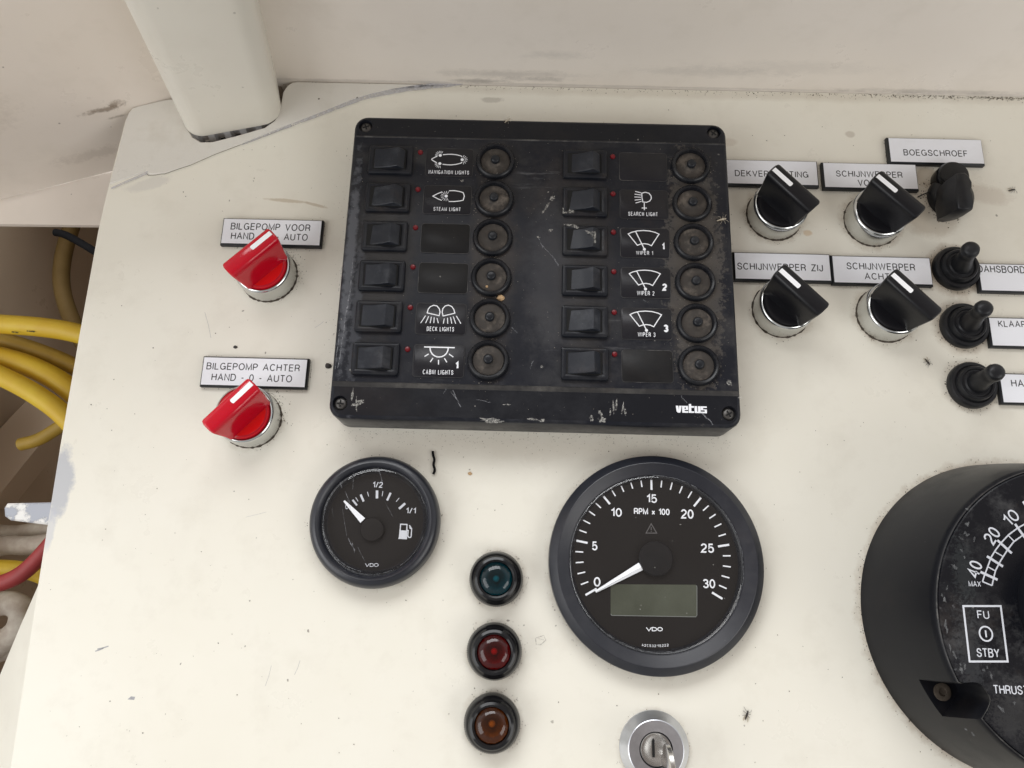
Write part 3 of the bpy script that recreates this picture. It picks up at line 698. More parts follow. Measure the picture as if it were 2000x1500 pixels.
b.stroke([zn(*p) for p in smooth_poly([(1285, 375), (1225, 402), (1185, 427), (1225, 455), (1275, 480)], 1, False)], W, SZ)
b.stroke([zn(*p) for p in [(1375, 352), (1450, 345), (1520, 344), (1590, 351), (1650, 364), (1680, 376), (1686, 392)]], W, SZ)
b.stroke([zn(*p) for p in [(1370, 506), (1440, 515), (1510, 517), (1580, 510), (1640, 497), (1672, 487), (1682, 470)]], W, SZ)
for c_ in ((1332, 362), (1325, 496), (1690, 432)): b.disc(zn(*c_), .82, SZ + .004)
rays(b, zn, (1332, 362), 42, 84, range(62, 190, 21)); rays(b, zn, (1325, 496), 42, 84, range(175, 300, 21)); rays(b, zn, (1690, 432), 42, 88, range(-72, 75, 24))
sym((0, 0), b, text_px('NAVIGATION LIGHTS', pxn(FN, 1142, 606, 1800, 668), SZ, weight=.118, gap=.52))
b = MB()
b.stroke([zn(*p) for p in [(1365, 955), (1290, 985), (1212, 1025), (1290, 1068), (1355, 1095)]], W, SZ)
b.stroke([zn(*p) for p in [(1475, 938), (1560, 936), (1640, 948), (1705, 968), (1724, 1025), (1705, 1092), (1640, 1105), (1560, 1113), (1470, 1113)]], W, SZ)
b.disc(zn(1428, 1024), .85, SZ + .004); rays(b, zn, (1428, 1024), 44, 90, range(65, 300, 23))
sym((0, 1), b, text_px('STEAM LIGHT', pxn(FN, 1222, 1206, 1665, 1268), SZ, weight=.118, gap=.52))
b = MB()
b.stroke([z3(*p) for p in [(893, 463), (900, 435), (918, 412), (945, 401), (972, 406), (992, 430), (998, 455), (990, 485)]], W, SZ, True)
b.stroke([z3(*p) for p in [(1118, 465), (1110, 435), (1092, 410), (1065, 400), (1040, 406), (1020, 428), (1015, 458), (1022, 488)]][::-1], W, SZ, True)
for x0, x1 in ((880, 840), (905, 880), (927, 917), (950, 947), (973, 983)): b.stroke([z3(x0, 485 + (x0 - 880) * .22), z3(x1, 546)], .4, SZ)
for x0, x1 in ((1130, 1167), (1105, 1125), (1082, 1094), (1058, 1060), (1032, 1024)): b.stroke([z3(x0, 487 + (1130 - x0) * .22), z3(x1, 550)], .4, SZ)
sym((0, 4), b, text_px('DECK LIGHTS', pxn(F3, 890, 576, 1112, 612), SZ, weight=.118, gap=.52))
b = MB()
b.stroke([z3(868, 740), z3(1117, 746)], .62, SZ)
b.stroke([z3(990 + 74 * math.cos(t_), 748 + 74 * math.sin(t_)) for t_ in [PI * k / 14 for k in range(15)]], .6, SZ + .003)
for p, q in (((905, 797), (872, 817)), ((940, 830), (917, 863)), ((985, 845), (985, 883)), ((1033, 832), (1053, 865)), ((1070, 797), (1105, 822))): b.stroke([z3(*p), z3(*q)], .5, SZ)
tx = text_px('CABIN LIGHTS', pxn(F3, 857, 926, 1105, 964), SZ, weight=.118, gap=.52); text_px('1', pxn(F3, 1119, 860, 1148, 920), SZ, tx, weight=.24)
sym((0, 5), b, tx)
b = MB()
b.stroke([z4(*p) for p in [(970, 806), (1000, 797), (1033, 806), (1053, 830), (1054, 855), (1040, 876), (1012, 887), (980, 884), (972, 845)]], W, SZ, True)
for p, q in (((912, 790), (965, 803)), ((906, 814), (962, 822)), ((905, 839), (962, 842)), ((907, 867), (964, 861)), ((916, 893), (968, 878))): b.stroke([z4(*p), z4(*q)], .42, SZ)
b.stroke([z4(992, 886), z4(993, 956)], W, SZ); b.stroke([z4(970, 937), z4(1015, 938)], W, SZ + .004)
sym((1, 1), b, text_px('SEARCH LIGHT', pxn(F4, 850, 973, 1112, 1008), SZ, weight=.118, gap=.52))
def wiper(key, z, F, dx, dy, num, tb, nb, s=1.0):
    b = MB(); S = lambda x, y: z(dx + x * s, dy + y * s)
    fan = [(0, 28), (30, 14), (75, 3), (125, 0), (175, 4), (222, 16), (252, 30), (220, 78), (190, 125), (165, 113), (135, 108), (105, 110), (75, 121), (38, 75)]
    b.stroke([S(*p) for p in fan], .5, SZ, True); b.stroke([S(60, 8), S(96, 80), S(132, 152)], .5, SZ + .004); b.disc(S(132, 154), .75, SZ + .006)
    tx = text_px('WIPER ' + num, pxn(F, *tb), SZ, weight=.118, gap=.52); text_px(num, pxn(F, *nb), SZ, tx, weight=.24)
    sym(key, b, tx)
wiper((1, 2), z4, F4, 850, 1137, '1', (920, 1319, 1070, 1353), (1146, 1250, 1174, 1310), 1.085)
wiper((1, 3), z5, F5, 788, 115, '2', (850, 285, 992, 320), (1056, 224, 1095, 283))
wiper((1, 4), z5, F5, 793, 448, '3', (857, 621, 1000, 657), (1067, 558, 1106, 620), 1.02)
# maker's word on the bottom band: heavy block letters with thin slits
b = MB(); q0 = at(1320, 799, PZ + .03); q1 = at(1381, 800, PZ + .03); Lw = (q1.x - q0.x) / 5; hgt = 3.3
zz = PZ + .05
def blk(k, pts):
    b.add([(q0.x + (k + x * .97) * Lw, q0.y + (y - .5) * hgt, zz) for x, y in pts], [tuple(range(len(pts)))])
blk(0, [(0, 1), (.12, .18), (.3, 0), (.70, 0), (.5, .3), (.42, 1)]); blk(0, [(.5, .3), (.7, 0), (.78, .15), (.98, 1), (.56, 1)])
blk(1, [(.0, .0), (1, 0), (1, .24), (.42, .24), (.42, .40), (.0, .40)]); blk(1, [(.0, .40), (.42, .40), (1, .40), (1, .56), (0, .56)]); blk(1, [(0, .56), (.42, .56), (.42, .78), (0, .78)]); blk(1, [(.62, .56), (1, .56), (1, .78), (.62, .78)]); blk(1, [(0, .78), (1, .78), (1, 1), (0, 1)])
blk(2, [(.05, 0), (.95, 0), (.95, .24), (.5, .24), (.5, 1.3), (.1, 1.3)]); blk(2, [(.5, .76), (.95, .76), (.95, 1), (.5, 1)])
blk(3, [(0, 0), (.42, 0), (.42, 1), (0, 1)]); blk(3, [(.42, 0), (1, 0), (1, .2), (.42, .2)]); blk(3, [(.56, .2), (1, .2), (1, 1), (.56, 1)])
blk(4, [(0, 0), (1, 0), (1, .42), (.62, .42), (.62, .22), (0, .22)]); blk(4, [(0, .42), (1, .42), (1, .56), (0, .56)]); blk(4, [(0, .56), (.38, .56), (.38, .78), (1, .78), (1, 1), (0, 1)])
b.build('lettering', M_PRINT, panel, offset=PC)
# dried paint smears and scratches on the panel
b = MB()
def jag(cx, cy, rx, ry, z, n=22, rot=0.0, j=.5):
    c_ = at(cx, cy, z); pts = []
    for i in range(n):
        a_ = 2 * PI * i / n; rr = random.uniform(1 - j, 1); x, y = rx * rr * math.cos(a_), ry * rr * math.sin(a_)
        pts.append((c_.x + x * math.cos(rot) - y * math.sin(rot), c_.y + x * math.sin(rot) + y * math.cos(rot)))
    return pts
for i, (x, y, rx, ry, rt) in enumerate(((962, 821, 8, 1.5, -.05), (1040, 819, 3, .7, 0), (1058, 821, 1.6, 1.0, 0), (1176, 820, 2.6, 1.5, 0), (1173, 808, 1.1, 2.0, .4), (1198, 795, .6, 4.2, .05), (1204, 790, .5, 4.0, -.1), (1216, 797, .5, 3.6, -.15), (1221, 805, .7, 2.4, .1),
                                        (1155, 817, 1.2, 1.8, .3), (1192, 805, .5, 2.2, 0), (1058, 716, .95, .95, 0), (1425, 748, 1.6, 2.0, .4), (1275, 650, .6, 4, -.2), (1282, 640, .5, 3, -.35), (1268, 655, 1.1, 1.0, 0), (1278, 662, .5, 1.6, .3), (1445, 777, 1.2, .7, 0), (1290, 230, .1, .1, 0),
                                        (1079, 388, 1.5, 2.2, -.6), (1068, 404, .8, 3.4, -.45), (1061, 414, .6, 1.2, -.3), (1052, 463, 1.1, .8, 0), (1075, 450, 1.4, 1.4, 0), (990, 790, 2.4, .4, 0), (700, 787, 4, 1.4, .3), (688, 770, .7, 4.2, -.1), (696, 790, .4, 5, .1), (684, 723, .6, .9, 0), (905, 412, 1.3, .3, 0), (903, 353, 1.2, .8, .3))):
    p = jag(x, y, rx, ry, PZ + .04 + .002 * i, 20, rt); b.poly(p, PZ + .04 + .002 * i)
tag(b.build('paint_smear', M_SMEAR, panel, offset=PC), kind='stuff')
b = MB()
for i, (x0, y0, x1, y1, wd) in enumerate(((1330, 773, 1342, 788, .35), (1370, 806, 1393, 829, .5), (884, 763, 900, 796, .5), (880, 765, 893, 780, .25), (866, 768, 876, 752, .2), (686, 548, 678, 610, .5), (678, 600, 660, 720, .35), (668, 520, 662, 570, .3), (690, 500, 686, 540, .25), (1078, 498, 1092, 520, .45), (1060, 480, 1078, 500, .25), (1052, 465, 1060, 485, .2), (930, 780, 960, 786, .2), (1255, 585, 1268, 592, .2), (1035, 720, 1042, 705, .2), (664, 640, 655, 720, .3), (1000, 640, 1010, 650, .2), (1270, 655, 1285, 625, .25), (1264, 660, 1276, 632, .2))):
    a = at2(x0, y0, 0 + PZ); c_ = at2(x1, y1, PZ); n_ = 5; pts = [(a[0] + (c_[0] - a[0]) * k / n_ + random.uniform(-.25, .25), a[1] + (c_[1] - a[1]) * k / n_ + random.uniform(-.25, .25)) for k in range(n_ + 1)]
    b.stroke(pts, wd, PZ + .12 + .002 * i)
tag(b.build('scratch', M_SCRATCH, panel, offset=PC), kind='stuff')
# paint drips on two rockers
b = MB(); RZ = PZ + 2.3
b.poly([at2(*p, RZ) for p in [(1099, 405), (1101, 407), (1101, 414), (1110, 413), (1113, 406), (1122, 412), (1121, 416), (1099, 417)]][::-1], RZ)
b.poly([at2(*p, RZ) for p in [(1101, 437), (1122, 438), (1131, 444), (1128, 447), (1115, 442), (1101, 440)]][::-1], RZ)
tag(b.build('paint_smear', M_SMEAR, panel, offset=PC), kind='stuff')
b = MB(); RZ = PZ + 6.0
b.poly([at2(*p, RZ) for p in [(1142, 449), (1152, 452), (1164, 452), (1164, 474), (1157, 475), (1156, 458), (1148, 456)]][::-1], RZ - .15)
tag(b.build('paint_smear', M_SMEAR, panel, offset=PC), kind='stuff')

# ================================================================== NAMEPLATES
def nameplate(cx, cy, wd, ht, lines, label, z=3.0):
    t_ = thing('nameplate', label, 'nameplate', (cx, cy, 0), group='engraved nameplates on the dashboard')
    b = MB(); b.loft([[(sx * (wd / 2 + o_), sy * (ht / 2 + o_), zz_) for sx, sy in ((-1, -1), (1, -1), (1, 1), (-1, 1))] for o_, zz_ in ((.75, 0), (.75, z - .9), (0, z))]); b.build('backing', M_BACKING, t_)
    b = MB(); b.loft([[(sx * (wd / 2 - o_), sy * (ht / 2 - o_), zz_) for sx, sy in ((-1, -1), (1, -1), (1, 1), (-1, 1))] for o_, zz_ in ((.05, z), (.05, z + .06))], False, True); b.build('face', M_PLATE, t_)
    tx = MB()
    for s_, bx in lines:
        text_px(s_, bx, z + .08, tx, weight=.13, gap=.3)
    tx.build('lettering', M_ENGRAVE, t_, offset=(cx, cy, 0))
    return t_
G6 = (3.3333, 1400, 240); G7 = (3.0, 340, 400); G8 = (2.68, 1700, 260)
nameplate(-168.6, 20.4, 52.2, 14.2, [('BILGEPOMP VOOR', pxn(G7, 332, 110, 799, 150)), ('HAND - 0 - AUTO', pxn(G7, 333, 166, 784, 206))], 'white nameplate with two lines of lettering ending VOOR, above the upper red knob')
nameplate(-168.9, -57.0, 52.4, 14.4, [('BILGEPOMP ACHTER', pxn(G7, 190, 930, 738, 971)), ('HAND - 0 - AUTO', pxn(G7, 219, 993, 692, 1035))], 'white nameplate with two lines of lettering ending ACHTER, above the lower red knob')
nameplate(98.4, 62.6, 50.6, 14.2, [('DEKVERLICHTING', pxn(G6, 118, 312, 596, 352))], 'white nameplate reading DEKVERLICHTING touching the black panel')
nameplate(152.4, 61.9, 50.0, 14.6, [('SCHIJNWERPER', pxn(G6, 776, 314, 1208, 354)), ('VOOR', pxn(G6, 918, 370, 1073, 412))], 'white nameplate reading SCHIJNWERPER VOOR right of the one reading DEKVERLICHTING')
nameplate(189.8, 78.2, 50.6, 14.6, [('BOEGSCHROEF', pxn(G6, 1216, 176, 1632, 216))], 'white nameplate reading BOEGSCHROEF, highest on the dashboard')
nameplate(101.2, 7.4, 49.6, 14.6, [('SCHIJNWERPER ZIJ', pxn(G6, 133, 916, 690, 961))], 'white nameplate reading SCHIJNWERPER ZIJ beside the black panel')
nameplate(153.1, 6.7, 50.8, 14.8, [('SCHIJNWERPER', pxn(G6, 845, 913, 1290, 958)), ('ACHTER', pxn(G6, 962, 979, 1205, 1022))], 'white nameplate reading SCHIJNWERPER ACHTER left of the uppermost toggle switch')
nameplate(229.7, 4.2, 52, 14.8, [('DAHSBORD', pxn(G6, 1698, 930, 2006, 976))], 'white nameplate reading DAHSBORD, cut by the photo edge')
nameplate(231.2, -25.8, 52, 14.8, [('KLAAR', pxn(G6, 1832, 1288, 2012, 1330))], 'white nameplate beginning KLAA beside the middle toggle switch')
nameplate(232.4, -55.6, 52, 14.6, [('HAND', pxn(G8, 737, 1291, 872, 1329))], 'white nameplate beginning HA beside the lowest toggle switch')

# ================================================================== SELECTOR KNOBS
def selector(name, label, group, mat, loc, ang, disc=None):
    t_ = thing(name, label, 'selector knob', loc, ang, group)
    b = MB(); b.lathe([(14.7, 0), (14.75, 1.2), (14.7, 9.4), (14.5, 10.9), (14.0, 11.9), (13.4, 12.2), (12.95, 11.8), (12.8, 9.0)], n=72, cap0=True, cap1=True); b.build('collar', M_CHROME, t_)
    b = MB(); gr = [(14.72 + random.uniform(.15, .75)) for _ in range(72)]
    b.loft([[(rr * math.cos(2 * PI * j / 72), rr * math.sin(2 * PI * j / 72), z_) for j, rr in enumerate(g_)] for g_, z_ in ((gr, .02), ([14.6] * 72, .5))], False, False); b.build('grime_ring', M_GRIME, t_)
    # knob: one closed mesh, disc with a tall grip across it
    b = MB()
    half = [(6.0, 13.1), (5.5, 14.6), (5.2, 18), (5.0, 22.0), (4.8, 26.6), (4.55, 28.2), (4.0, 29.2), (3.1, 29.8), (1.6, 30.0)]
    sec = [(-y, z) for y, z in half] + [(y, z) for y, z in half[::-1]]
    sec = [(-6.1, 11.4)] + sec + [(6.1, 11.4)]
    def ring(sx, k, inset):
        out = []
        for y, z in sec:
            ex = 12.9 + max(0, (z - 13)) / 17 * 1.7 - k
            out.append((sx * ex, y * (1 - inset), z - (inset * 4 if z > 20 else 0)))
        return out
    b.loft([ring(-1, 0, .22), ring(-1, .5, .06), ring(-1, 1.3, 0), ring(1, 1.3, 0), ring(1, .5, .06), ring(1, 0, .22)][::-1])
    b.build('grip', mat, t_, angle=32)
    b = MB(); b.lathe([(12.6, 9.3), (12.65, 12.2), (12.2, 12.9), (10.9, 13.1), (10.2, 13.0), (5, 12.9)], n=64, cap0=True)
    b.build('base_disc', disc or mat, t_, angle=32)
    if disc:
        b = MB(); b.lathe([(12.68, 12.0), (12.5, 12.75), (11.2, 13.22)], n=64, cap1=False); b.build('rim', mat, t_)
    b = MB(); b.loft([[(14.5, y + .5, 28.6), (14.2, y + .5, 29.5), (13.5, y + .5, 30.06), (1.0 + abs(y) * .6, y + .5, 30.06)] for y in (-1.25, -.6, .6, 1.25)], False, False, False)
    b.build('pointer_mark', M_MARK, t_)
    return t_
GB = 'black selector knobs'; GR = 'red selector knobs'
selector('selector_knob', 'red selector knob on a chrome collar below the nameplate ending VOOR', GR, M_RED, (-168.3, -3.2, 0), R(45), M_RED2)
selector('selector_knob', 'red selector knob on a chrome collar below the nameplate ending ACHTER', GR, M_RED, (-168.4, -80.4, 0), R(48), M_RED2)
selector('selector_knob', 'black selector knob in chrome collar covering the nameplate reading DEKVERLICHTING', GB, M_KNOB, (99.9, 38.7, 0), R(133.5))
selector('selector_knob', 'black selector knob in chrome collar below the nameplate reading SCHIJNWERPER VOOR', GB, M_KNOB, (151.9, 36.5, 0), R(135))
selector('selector_knob', 'black selector knob in chrome collar below the nameplate reading SCHIJNWERPER ZIJ', GB, M_KNOB, (99.8, -15.9, 0), R(134.5))
selector('selector_knob', 'black selector knob in chrome collar below the nameplate reading SCHIJNWERPER ACHTER', GB, M_KNOB, (153.6, -17.0, 0), R(133.5))

# ================================================================== TOGGLE SWITCHES
def toggle(label, loc, tip):
    t_ = thing('toggle_switch', label, 'toggle switch', loc, 0, 'rubber booted toggle switches')
    b = MB(); b.lathe([(11.8, 0), (12.0, 1.0), (11.9, 3.2), (11.2, 4.1), (9.9, 4.3), (9.3, 3.9), (9.0, 4.4), (8.9, 6.2), (8.3, 7.0), (7.4, 6.9), (6.9, 6.2), (6.2, 6.3), (5.6, 7.0)], n=48); b.build('boot', M_RUBBER, t_)
    b = MB(); T = Vector(tip); pth = [Vector((0, 0, 5.5)).lerp(T, k) for k in (0, .12, .3, .5, .62, .72, .84, .93, .98, 1.0)]
    b.tube(pth, [6.0, 5.2, 4.4, 3.9, 3.7, 4.1, 4.35, 4.0, 2.9, 1.2], 20); b.build('lever', M_RUBBER, t_, angle=60)
toggle('black rubber toggle switch left of the nameplate reading DAHSBORD', (192.6, 9.2, 0), (-5.4, 1.0, 25))
toggle('black rubber toggle switch left of the nameplate beginning KLAA', (192.7, -22.6, 0), (-2.8, 1.8, 25))
toggle('black rubber toggle switch left of the nameplate beginning HA', (192.5, -54.2, 0), (-1.2, 1.0, 25))
# key switch below BOEGSCHROEF
kc = at(1853, 388, 0)
t_ = thing('key_switch', 'black key switch with a turned grip and raised dust cap below the nameplate reading BOEGSCHROEF', 'key switch', kc)
b = MB(); b.lathe([(11.8, 0), (12.0, 1.5), (11.4, 4.0), (9.8, 6.0), (7.5, 7.5), (5.5, 8.2)], n=40); b.build('boot', M_RUBBER, t_)
top = [at2(*p, 23) for p in [(1870, 337), (1885, 336), (1893, 343), (1899, 355), (1899, 364), (1897, 370), (1901, 382), (1903, 396), (1901, 407), (1888, 409), (1873, 406), (1871, 390), (1868, 372), (1871, 355)]]
top = top[::-1] if area2(top) < 0 else top
b = MB(); mx = sum(p[0] for p in top) / len(top); my = sum(p[1] for p in top) / len(top)
b.loft([[(mx + (p[0] - mx) * s_ - kc.x + dx, my + (p[1] - my) * s2 - kc.y, z_) for p in top] for s_, s2, dx, z_ in ((.8, .8, -2.0, 5), (1.25, .9, -1.5, 9), (1.15, 1.0, -.8, 15), (1.03, 1.01, 0, 21.5), (.98, .98, 0, 22.6), (.86, .92, 0, 23))], True, True); b.build('grip', M_RUBBER, t_, angle=50)
b = MB(); q = at(1858, 340, 6) - kc; b.lathe([(8.2, 0), (8.4, 3), (8.2, 8), (7.4, 9.2), (5, 9.6)], (q.x, q.y - 2, 0), 32); b.build('dust_cap', M_LAMPBLACK, t_)
b = MB(); a = at(1833, 372, 1.5) - kc; c_ = at(1790, 378, 1.5) - kc; b.tube([(a.x, a.y, 2), ((a.x + c_.x) / 2, (a.y + c_.y) / 2 - .5, 2.2), (c_.x + 1, c_.y - 1.5, .6)], .35, 6); b.build('tether', M_RUBBER, t_)

# ================================================================== GAUGES
def zfx(x, y, z): return at2(580 + x / 4.84, 860 + y / 4.84, z)
FF = (4.84, 580, 860); FT = (3.191, 1050, 860)
GC = (-102.1, -129.6, 0)
g = thing('fuel_gauge', 'small round black fuel gauge with scratched glass and its white needle at zero', 'gauge', GC)
b = MB(); b.lathe([(30.0, 0), (31.0, 2.0), (31.1, 5.0), (30.4, 8.0), (28.9, 9.8), (27.3, 10.2), (26.0, 9.4), (25.3, 7.8), (25.2, 6.6)], n=96, cap0=True, cap1=False); b.build('bezel', M_BEZEL, g)
b = MB(); b.lathe([(25.2, 6.7), (24.6, 6.4), (24.2, 5.8), (23.3, 4.1), (22.6, 4.0)], n=96, cap1=False); b.build('inner_ring', M_RING, g)
b = MB(); b.disc((0, 0), 22.9, 4.02, 72); b.build('dial', M_DIAL, g)
DZ = 4.09
b = MB()
for (x0, y0, x1, y1, wd) in ((526, 563, 567, 615, .85), (555, 540, 578, 576, .3), (602, 512, 630, 578, 1.0), (666, 487, 678, 530, .3), (757, 474, 756, 549, 1.2), (812, 480, 805, 528, .3), (886, 496, 852, 568, 1.0), (966, 545, 938, 580, .3), (1023, 596, 965, 647, 1.1)):
    b.stroke([zfx(x0, y0, DZ), zfx(x1, y1, DZ)], wd, DZ)
b.build('scale_mark', M_PRINT2, g, offset=GC)
tx = text_px('1/2', pxn(FF, 716, 392, 812, 448), DZ, None, .16); text_px('1/1', pxn(FF, 1030, 637, 1124, 693), DZ, tx, .16); text_px('0', pxn(FF, 456, 598, 490, 650), DZ, tx, .14)
text_px('V', pxn(FF, 643, 1162, 686, 1196), DZ, tx, .17); text_px('D', pxn(FF, 688, 1162, 726, 1196), DZ, tx, .17); text_px('O', pxn(FF, 729, 1162, 771, 1196), DZ, tx, .17)
tx.build('lettering', M_PRINT2, g, offset=GC)
b = MB()
b.stroke([zfx(*p, DZ) for p in [(980, 793), (1040, 796), (1036, 925), (968, 922)]], .55, DZ, True)
b.poly([zfx(*p, DZ) for p in [(975, 850), (1039, 853), (1036, 926), (968, 923)]][::-1], DZ + .01); b.poly([zfx(*p, DZ) for p in [(960, 920), (1040, 924), (1040, 936), (958, 932)]][::-1], DZ + .012)
b.stroke([zfx(*p, DZ) for p in [(1040, 848), (1052, 852), (1048, 905), (1058, 918), (1074, 918), (1080, 905), (1084, 835), (1062, 802)]], .5, DZ + .006)
b.stroke([zfx(*p, DZ) for p in [(1084, 835), (1070, 832), (1066, 815)]], .5, DZ + .014)
b.build('pump_symbol', M_PRINT2, g, offset=GC)
hubc = at(580 + 715 / 4.84, 860 + 845 / 4.84, 4)
b = MB(); b.lathe([(5.6, 4.0), (5.6, 5.6), (5.2, 6.0), (4, 6.1)], (hubc.x - GC[0], hubc.y - GC[1], 0), 40); b.build('hub', M_DIAL, g)
b = MB(); NZ = 5.5; a = Vector(zfx(445, 572, NZ)); c_ = Vector(zfx(622, 758, NZ)); d = (c_ - a).normalized(); nn = Vector((-d.y, d.x))
b.prism([tuple(a + nn * .45), tuple(a - nn * .45), tuple(c_ - nn * 1.5), tuple(c_ + nn * 1.5)], NZ - .4, NZ); b.build('needle', M_NEEDLE, g, offset=GC)
b = MB(); b.lathe([(25.2, 7.4), (24.6, 7.75), (20, 7.8)], n=72); b.build('glass', M_GLASS, g)
b = MB(); SZg = 7.9
for i, (pts, wd) in enumerate((([(540, 275), (533, 340), (528, 462)], .16), ([(405, 385), (424, 450)], .22), ([(765, 250), (790, 330), (808, 400)], .3), ([(455, 480), (500, 590), (510, 665)], .2), ([(485, 925), (512, 985), (548, 1040)], .35), ([(478, 560), (500, 640)], .15), ([(520, 960), (545, 1060)], .2), ([(575, 1010), (640, 1140)], .12), ([(430, 650), (470, 900)], .1), ([(835, 590), (905, 720)], .12), ([(515, 350), (560, 330)], .12), ([(725, 250), (745, 300)], .25), ([(330, 640), (345, 720)], .08), ([(270, 900), (310, 1010)], .12))):
    b.stroke([zfx(*p, SZg) for p in pts], wd, SZg + .003 * i)
tag(b.build('scratch', M_SCRATCH, g, offset=GC), kind='stuff')
b = MB()
for rr, z_, a0, a1 in ((24.4, 7.95, 95, 175), (24.0, 7.95, 110, 250), (23.7, 7.95, 180, 262), (24.6, 7.95, 200, 300), (24.7, 7.95, 20, 75), (24.4, 7.95, 300, 345)):
    b.stroke([(rr * math.cos(R(a_)), rr * math.sin(R(a_))) for a_ in range(a0, a1, 4)], .13, z_)
b.build('glass_edge', M_SCRATCH, g)

TC = (30.9, -145.2, 0)
g = thing('tachometer', 'large round black engine speed gauge with a grey display and its needle at zero', 'gauge', TC)
b = MB(); b.lathe([(49.2, 0), (50.2, 1.5), (50.2, 6.2), (50.0, 7.0), (49.5, 7.5), (46.4, 9.9), (46.1, 10.0), (45.8, 9.9), (41.3, 7.6), (40.7, 7.4), (40.5, 6.8)], n=120, cap0=True, cap1=False); b.build('bezel', M_BEZEL, g, angle=18)
b = MB(); b.lathe([(40.6, 7.2), (40.0, 7.0), (39.5, 6.4), (38.7, 4.9), (38.2, 4.85)], n=120, cap1=False); b.build('inner_ring', M_RING, g)
b = MB(); b.disc((0, 0), 38.6, 4.9, 96); b.build('dial', M_DIAL, g)
DZ = 4.97; tcx = (29.75, -142.5)
b = MB()
for i in range(31):
    a_ = R(210 - 8 * i); long_ = i % 5 == 0
    r0, r1 = (31.2, 36.6) if long_ else (32.8, 36.5)
    if i == 0: r0 = 30.6
    d = Vector((math.cos(a_), math.sin(a_))); b.stroke([Vector(tcx) + d * r0, Vector(tcx) + d * r1], .95 if long_ else .6, DZ)
b.build('scale_mark', M_PRINT, g, offset=TC)
tx = MB()
for s_, bx, bd in (('0', (350, 852, 392, 912), .16), ('5', (338, 630, 373, 686), .16), ('10', (456, 422, 525, 476), .16), ('15', (678, 336, 744, 390), .16), ('20', (893, 430, 972, 488), .16), ('25', (1017, 643, 1099, 701), .16), ('30', (1030, 865, 1107, 922), .16), ('RPM x 100', (600, 424, 823, 464), .17)):
    text_px(s_, pxn(FT, *bx), DZ, tx, bd)
for s_, bx in (('V', (675, 1164, 712, 1190)), ('D', (712, 1164, 744, 1190)), ('O', (746, 1164, 780, 1190))): text_px(s_, pxn(FT, *bx), DZ, tx, .2)
num = 'A2C53215222'
for i, ch_ in enumerate(num):
    x = 655 + 15.6 * i; y = 1283 + 5 * (1 - ((i - 5) / 5) ** 2) - 7
    text_px(ch_, pxn(FT, x - 5.5, y - 8, x + 5.5, y + 8), DZ, tx, .16)
tx.build('lettering', M_PRINT, g, offset=TC)
zt = lambda x, y, z=DZ: at2(1050 + x / 3.191, 860 + y / 3.191, z)
b = MB(); b.stroke([zt(708, 520), zt(742, 578), zt(676, 578)], .45, DZ, True); b.stroke([zt(708, 540), zt(708, 560)], .45, DZ); b.disc(zt(708, 568), .25, DZ); b.build('warning_symbol', M_FAINT, g, offset=TC)
b = MB(); q = [zt(455, 897), zt(985, 900), zt(992, 912), zt(992, 1092), zt(985, 1100), zt(462, 1091), zt(455, 1082)]; b.poly(q[::-1], DZ); b.build('display', M_LCD, g, offset=TC)
b = MB(); b.stroke([zt(990, 905), zt(993, 915), zt(993, 1090), zt(985, 1100), zt(462, 1091), zt(456, 1082)], .35, DZ + .02); b.build('display_edge', plain('display_edge_grey', (.16, .17, .16), .4, var=0), g, offset=TC)
hubc = at(1050 + 737 / 3.191, 860 + 738 / 3.191, 6)
b = MB(); b.lathe([(7.9, 4.9), (8.0, 6.9), (7.5, 7.4), (6, 7.45)], (hubc.x - TC[0], hubc.y - TC[1], 0), 48); b.build('hub', M_BLANK, g)
b = MB(); NZ = 6.6; a = Vector(zt(362, 944, NZ)); c_ = Vector(zt(645, 785, NZ)); d = (c_ - a).normalized(); nn = Vector((-d.y, d.x))
b.loft([[tuple(a + nn * .55) + (NZ - .6,), tuple(a - nn * .55) + (NZ - .6,), tuple(a - nn * .1) + (NZ,)], [tuple(c_ + nn * 1.9) + (NZ - .6,), tuple(c_ - nn * 1.9) + (NZ - .6,), tuple(c_ - nn * .3) + (NZ + .2,)]]); b.build('needle', M_NEEDLE, g, offset=TC)
b = MB(); b.lathe([(40.5, 7.5), (39.8, 7.95), (36, 8.0)], n=96); b.build('glass', M_GLASS, g)
b = MB()
for rr, a0, a1, wd in ((40.0, 95, 150, .18), (40.3, 150, 215, .22), (39.9, 205, 330, .16), (40.2, 330, 400, .14), (40.4, 60, 95, .18), (39.5, 235, 300, .12)):
    pts = [((rr + random.uniform(-.15, .15)) * math.cos(R(a_)), (rr + random.uniform(-.15, .15)) * math.sin(R(a_))) for a_ in range(a0, a1, 3)]
    b.stroke(pts, wd, 8.1)
b.build('glass_edge', M_SCRATCH, g)
b = MB()
for i, (x, y) in enumerate(((840, 628), (645, 1028), (640, 1052), (1163, 985), (890, 524), (1183, 686), (1095, 775), (545, 1095), (733, 793), (795, 978), (1010, 350), (610, 480), (930, 1078))):
    c_ = zt(x, y, 8.05); b.poly([(c_[0] + random.uniform(.15, .5) * math.cos(k * 1.05), c_[1] + random.uniform(.08, .3) * math.sin(k * 1.05)) for k in range(6)], 8.06)
tag(b.build('dust_spot', M_SMEAR, g, offset=TC), kind='stuff')

